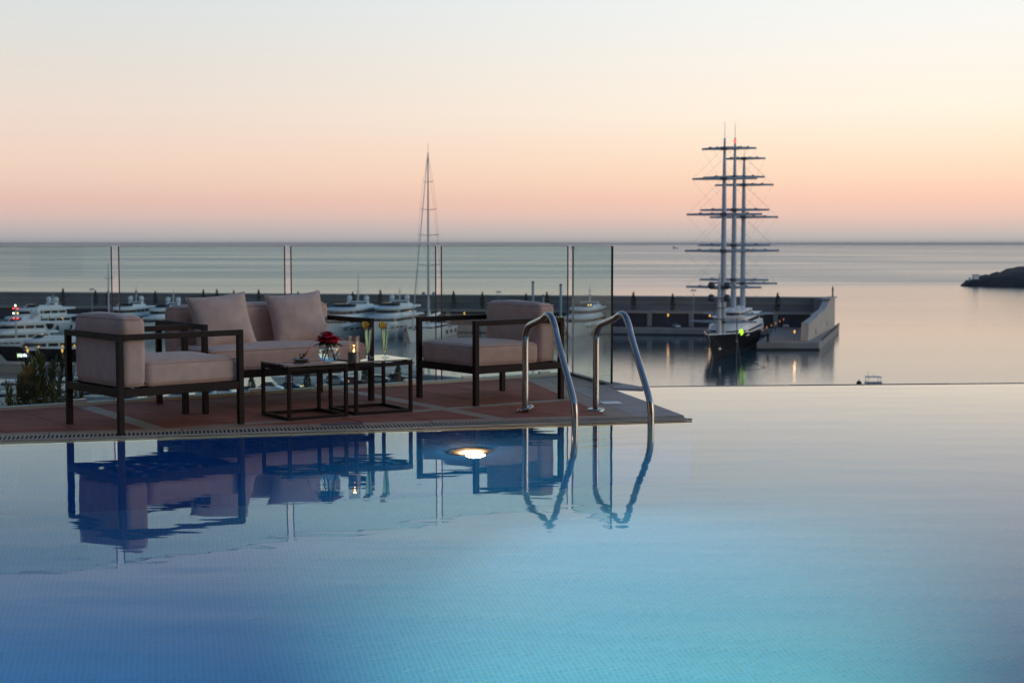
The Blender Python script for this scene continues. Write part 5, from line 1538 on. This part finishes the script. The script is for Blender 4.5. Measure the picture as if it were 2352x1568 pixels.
for k in range(11):
    a = k * .571 + .2; mb = MB(); L_ = rnd.uniform(.065, .098); N = 6
    for i in range(N + 1):
        v = i / N; w_ = .026 * math.sin(PI * min(1, v * .95 + .03)); rr = .01 + L_ * v; z = .018 + .030 * v - .045 * v * v + rnd.uniform(-.002, .002)
        for u in (-1, 0, 1):
            mb.v.append((rr * math.cos(a) - u * w_ * math.sin(a), rr * math.sin(a) + u * w_ * math.cos(a), z + .004 * abs(u)))
    for i in range(N):
        for j in range(2):
            q = i * 3 + j; mb.f.append((q, q + 1, q + 4, q + 3)); mb.mi.append(0)
    mb.build('leaf', m_leaf, ro, smooth=True)
for k in range(5):
    a = k * 1.3; mb = MB(); mb.tube([(.008 * math.cos(a), .008 * math.sin(a), .05), (.02 * math.cos(a + .5), .02 * math.sin(a + .5), -.02), (.038 * math.cos(a + 1), .038 * math.sin(a + 1), -.076)], .0032, 6); mb.build('stem', m_leaf, ro)

# plate with a garnished appetiser
pp = G(692, 829, TH)
pt_ = thing('appetizer_plate', (pp.x, pp.y, TH + .0015), R(20), 'small oval cream plate on the left coffee table, left of the rose vase', 'plate')
mb = MB()
def oval(r, z): return [(r * 1.25 * math.cos(2 * PI * j / 28), r * .8 * math.sin(2 * PI * j / 28), z) for j in range(28)]
mb.loft([oval(.02, 0), oval(.034, .0), (oval(.046, .007)), oval(.052, .013), oval(.050, .0145), oval(.040, .0075), oval(.02, .005)]); mb.build('dish', mat('cream_porcelain', (.55, .50, .42), .25, var=.05), pt_, smooth=True)
fd_ = thing('garnished_appetizer', (pp.x, pp.y, TH + .008), R(20), 'appetiser with green leaves, pale ball and slender red skewer on the plate', 'food')
mb = MB(); mb.ball((-.034, -.006, .012), .013, 14, 8); mb.build('pale_ball', mat('pale_cheese', (.70, .52, .42), .5, var=.1), fd_, smooth=True)
for k in range(16):
    a = rnd.uniform(0, 6.28); c = Vector((rnd.uniform(-.022, .012), rnd.uniform(-.012, .012), rnd.uniform(.008, .036))); s = rnd.uniform(.008, .014)
    u = Vector((math.cos(a), math.sin(a), rnd.uniform(-.4, .6))) * s; v = Vector((-math.sin(a), math.cos(a), rnd.uniform(-.2, .9))) * s * .8
    mb = MB(); mb.add([c - u, c - v * .6 + u * .2, c + u, c + v], [(0, 1, 2, 3)]); mb.build('salad_leaf', m_leaf, fd_)
for k in range(5):
    mb = MB(); mb.ball((.008 + .006 * k, .0, .012 + .0085 * k), .0085 - .0006 * k, 10, 6, sz=.8); mb.build('orange_morsel', mat('orange_food', (.42, .13, .035), .45, var=.3, vscale=60), fd_, smooth=True)
for k in range(4):
    mb = MB(); mb.ball((.026 + .0055 * k, .003, .030 + .0085 * k), .0075 - .001 * k, 10, 6); mb.build('red_morsel', mat('red_food', (.5, .05, .03), .4, var=.3, vscale=60), fd_, smooth=True)
mb = MB(); mb.tube([(.02, 0, .02), (.048, .003, .068), (.062, .004, .092), (.088, .006, .128)], [.0022, .0016, .0013, .0008], 6); mb.build('skewer', mat('red_skewer', (.5, .09, .05), .5, var=.1), fd_, smooth=True)

# candle holder
cp = G(813, 831, TH)
ca = thing('candle_holder', (cp.x, cp.y, TH), 0, 'glass cylinder candle holder with a steel base band on the right coffee table', 'candle holder')
mb = MB(); mb.lathe([(.0385, .004), (.0385, .168), (.0375, .172), (.0365, .168), (.0365, .006)], 32); mb.build('glass_cylinder', m_flute, ca, smooth=True)
mb = MB(); mb.lathe([(.0405, .0), (.0405, .062), (.0455, .064), (.0455, .067), (.0390, .067), (.0390, .001)], 32); mb.build('steel_band', mat('brushed_band', (.20, .17, .16), .35, .8, var=.08), ca, smooth=True, angle=40)
cn = thing('candle', (cp.x, cp.y, TH + .004), 0, 'lit candle with an orange flame inside the glass cylinder', 'candle')
mb = MB(); mb.lathe([(.001, 0), (.031, 0), (.031, .054), (.027, .052), (.001, .051)], 24, cap=True); mb.build('wax', mat('glowing_wax', (.55, .34, .2), .5, var=.05, emit=(1.0, .22, .04), estr=.7), cn, smooth=True, angle=40)  # wax emits orange to stand in for flame light inside it
mb = MB(); mb.tube([(0, 0, .05), (.001, 0, .062)], .001, 5); mb.build('wick', m_rubber, cn)
mb = MB(); mb.lathe([(.0005, .060), (.004, .063), (.006, .069), (.0045, .077), (.0018, .084), (.0004, .088)], 12, cap=True); mb.build('flame', emitm('flame', (1.0, .34, .08), 16), cn, smooth=True)
ld = bpy.data.lights.new('flame_light', 'POINT'); ld.energy = .22; ld.color = (1, .34, .10); ld.shadow_soft_size = .008
lo = bpy.data.objects.new('flame_light', ld); C.objects.link(lo); lo.parent = cn; lo.location = (0, 0, .105)

# two drinks
m_drink = solid_glass('green_drink', (0.80, 0.93, 0.74), 1.34)
m_lemon = mat('orange_slice', (.62, .33, .02), .5, var=.25, vscale=60)
m_straw = mat('black_straw', (.012, .01, .01), .4, var=.1)
def drink(px, py, label, flip):
    gp = G(px, py, TH)
    t = thing('cocktail_glass', (gp.x, gp.y, TH), R(flip), label, 'glass', 'flute glasses on the right coffee table')
    mb = MB(); mb.lathe([(.001, .001), (.029, .002), (.030, .004), (.012, .010), (.0075, .016), (.0085, .020), (.0065, .024), (.0100, .030), (.0130, .05), (.0225, .13), (.0285, .192), (.0295, .205), (.0275, .205), (.0265, .19)], 32)
    mb.build('flute', m_flute, t, smooth=True)
    mb = MB(); mb.lathe([(.001, .032), (.0092, .034), (.0120, .052), (.0213, .13), (.0262, .178), (.0272, .190), (.001, .190)], 28, cap=True); mb.build('drink', m_drink, t, smooth=True, angle=50)
    mb = MB(); mb.tube([(-.003, 0, .045), (.004, 0, .19), (.007, 0, .222), (.013, .0, .242)], .0022, 7); mb.build('straw', m_straw, t, smooth=True)
    for dx, dy, tl in ((-.030, -.004, 20), (-.018, .006, -12)):
        mb = MB(); Tm = Matrix.Translation((dx, dy, .222)) @ Matrix.Rotation(R(35 + tl), 4, 'Z') @ Matrix.Rotation(R(82), 4, 'X') @ Matrix.Rotation(R(tl), 4, 'Y')
        mb.lathe([(.001, -.003), (.024, -.003), (.0262, -.0012), (.0262, .0012), (.024, .003), (.001, .003)], 24, cap=True, M=Tm); mb.build('orange_slice', m_lemon, t, smooth=True, angle=40)
    return t
drink(846, 821, 'left of the two tall flute drinks with orange slice and black straw', 0)
drink(885, 821, 'right of the two tall flute drinks with orange slice and black straw', 8)

# ------------------------------------------------------------------ planting behind the left end of the terrace
m_fol = [mat('shrub_leaf_a', (0.20, 0.18, 0.045), 0.6, var=0.4, vscale=5), mat('shrub_leaf_b', (0.36, 0.26, 0.05), 0.6, var=0.4, vscale=5), mat('shrub_leaf_red', (0.10, 0.03, 0.018), 0.6, var=0.3, vscale=5)]
m_stem = mat('shrub_stem', (0.06, 0.045, 0.025), 0.8, var=0.3)
def shrub(label, px, D, ytop, nst, spread, seed, leaf=.05, name='spiky_shrub', reds=0.0):
    rnd = random.Random(seed); x = A(px, D); z0 = -.75; h = (CAM_H - (ytop - 560) / F * D) - z0
    t = thing(name, (x, D, z0), 0, label, 'shrub', 'shrubs behind the glass at left')
    nst = int(nst * 1.15)
    mbs = MB(); mbl = MB()
    for s in range(nst):
        a = rnd.uniform(0, 2 * PI); sp = spread * rnd.uniform(.15, 1.0); hh = h * rnd.uniform(.55, 1.0) * (1 - .18 * sp / spread)
        pts = []
        for k in range(8):
            v = k / 7; pts.append(Vector((sp * math.cos(a) * v ** .8 + .02 * math.sin(5 * v + s), sp * math.sin(a) * .6 * v ** .8, hh * v)))
        mbs.tube(pts, [.008 * (1 - .7 * k / 7) for k in range(8)], 4)
        nl_ = int(95 * hh / h) + 12
        red = rnd.random() < reds
        for k in range(nl_):
            v = .30 + .70 * k / nl_; i = min(6, int(v * 7)); p = pts[i].lerp(pts[i + 1], v * 7 - i)
            aa = k * 2.4 + s; up = rnd.uniform(.9, 2.4); ln = leaf * rnd.uniform(.7, 1.3) * (1.25 - .6 * v)
            d = Vector((math.cos(aa), math.sin(aa), up)).normalized(); w = d.cross(Vector((0, 0, 1))).normalized() * ln * .10
            mbl.add([p - w * .4, p + w * .4, p + d * ln * .55 + w, p + d * ln, p + d * ln * .55 - w], [(0, 1, 2, 3, 4)], 2 if red else (rnd.random() < .4) * 1)
    mbs.build('stem', m_stem, t); o = mbl.build('foliage', m_fol, t)
    return t
shrub('tall spiky olive green shrub behind the terrace at far left', 96, 11.2, 786, 26, .22, 11, .12)
shrub('branching shrub just left of the left armchair leg', 142, 11.0, 845, 20, .17, 12, .09)
shrub('loose feathery olive shrub beside the tall one at far left', 62, 11.3, 828, 20, .20, 18, .11)
shrub('small upright twig shrub at the very left edge', 30, 10.8, 856, 8, .07, 13, .06)
shrub('low reddish shrub between the taller shrubs at left', 75, 10.6, 888, 20, .16, 14, .05, reds=.45)
shrub('low green shrub at the left picture border', 12, 10.5, 893, 18, .16, 15, .055, reds=.2)
shrub('short shrub showing between the legs of the left armchair', 178, 11.1, 893, 16, .06, 16, .06)
shrub('low dark shrub beside the left armchair front leg', 128, 10.6, 905, 20, .18, 17, .05, reds=.1)
gc = MB(); rnd = random.Random(5); fmb = MB()
for k in range(2600):
    u = rnd.uniform(-5.5, -2.55) ; v = rnd.uniform(.08, .7)
    p = FC + df * (u - 1.0) + nf * v; z = -.30 + .26 * rnd.random() + .02
    a = rnd.uniform(0, 6.28); s = rnd.uniform(.02, .045); d = Vector((math.cos(a), math.sin(a), rnd.uniform(.3, 1.4))).normalized() * s; w_ = Vector((-math.sin(a), math.cos(a), 0)) * s * .25
    P = Vector((p.x, p.y, z)); gc.add([P - w_, P + w_, P + d], [(0, 1, 2)], int(rnd.random() < .3))
for k in range(60):
    u = rnd.uniform(-5.5, -2.75); v = rnd.uniform(.08, .22); p = FC + df * (u - 1.0) + nf * v
    fmb.lathe([(.002, 0), (.013, .002), (.009, .005), (.002, .004)], 7, (p.x, p.y, .025 + .03 * rnd.random()), cap=True)
struct(gc.build('ground_cover', m_fol[:2]), 'stuff'); struct(fmb.build('white_blossoms', mat('blossom_white', (.55, .50, .36), .7, var=.1)), 'stuff')

# ------------------------------------------------------------------ hotel behind the camera (seen only in reflections, shades the furniture)
m_plaster = mat('hotel_plaster', S((140, 104, 84)), .85, var=.08, vscale=.4, bump=.2, bscale=6)
ht = thing('hotel_building', (-3, -9, -.5), 0, 'three-storey plastered hotel behind the pool with lit windows', 'building')
mb = MB(); mb.box((0, -4, 5.2), (46, 8, 10.4)); mb.build('wall', m_plaster, ht)
mb = MB(); mb.box((0, -4, 10.55), (47, 9, .3)); mb.build('roof', m_terra, ht)
wn_ = None; wd_ = None
for fl_ in range(3):
    for k in range(11):
        x = -20 + 4 * k; lit = (k * 7 + fl_ * 3) % 5 == 0
        mb_m = emitm('hotel_window_glow', S((255, 196, 120)), 0.6) if lit else m_window
        mb = MB(); mb.box((0, 0, 0), (1.7, .08, 2.1)); o = mb.build('window', mb_m, ht, loc=(x, .04, 1.7 + 3.3 * fl_))
        mb = MB(); mb.box((0, 0, -1.2), (2.0, .25, .1)); mb.build('sill', m_cream, o)
mb = MB(); mb.prism([(-26, -9), (20, -9), (20, 1.5), (-26, 1.5)], -.5, -.0); struct(mb.build('near_terrace', m_cream))
# small dark buoy just above the infinity edge
gp = G(1973, 884, SEA)
b = thing('mooring_buoy', (gp.x, gp.y, SEA), 0, 'small dark round buoy floating left of the canopy boat', 'buoy')
mb = MB(); mb.ball((0, 0, .35), .62, 12, 7); mb.build('float', m_rubber, b, smooth=True)
mb = MB(); mb.tube([(0, 0, .9), (0, 0, 1.3)], .08, 6); mb.build('ring_post', m_wire, b)

# ------------------------------------------------------------------ air
hm = bpy.data.materials.new('haze'); hm.use_nodes = True
nt = hm.node_tree; nt.nodes.clear()
pv = nt.nodes.new('ShaderNodeVolumePrincipled'); pv.inputs['Color'].default_value = (0.86, 0.84, 0.84, 1); pv.inputs['Density'].default_value = 2.2e-5
o_ = nt.nodes.new('ShaderNodeOutputMaterial'); nt.links.new(pv.outputs[0], o_.inputs['Volume'])
mb = MB(); mb.box((0, 120000, (SEA - 6 + 46) / 2), (390000, 270000, 46 - SEA + 6))
hz = mb.build('haze', hm); struct(hz, 'stuff')
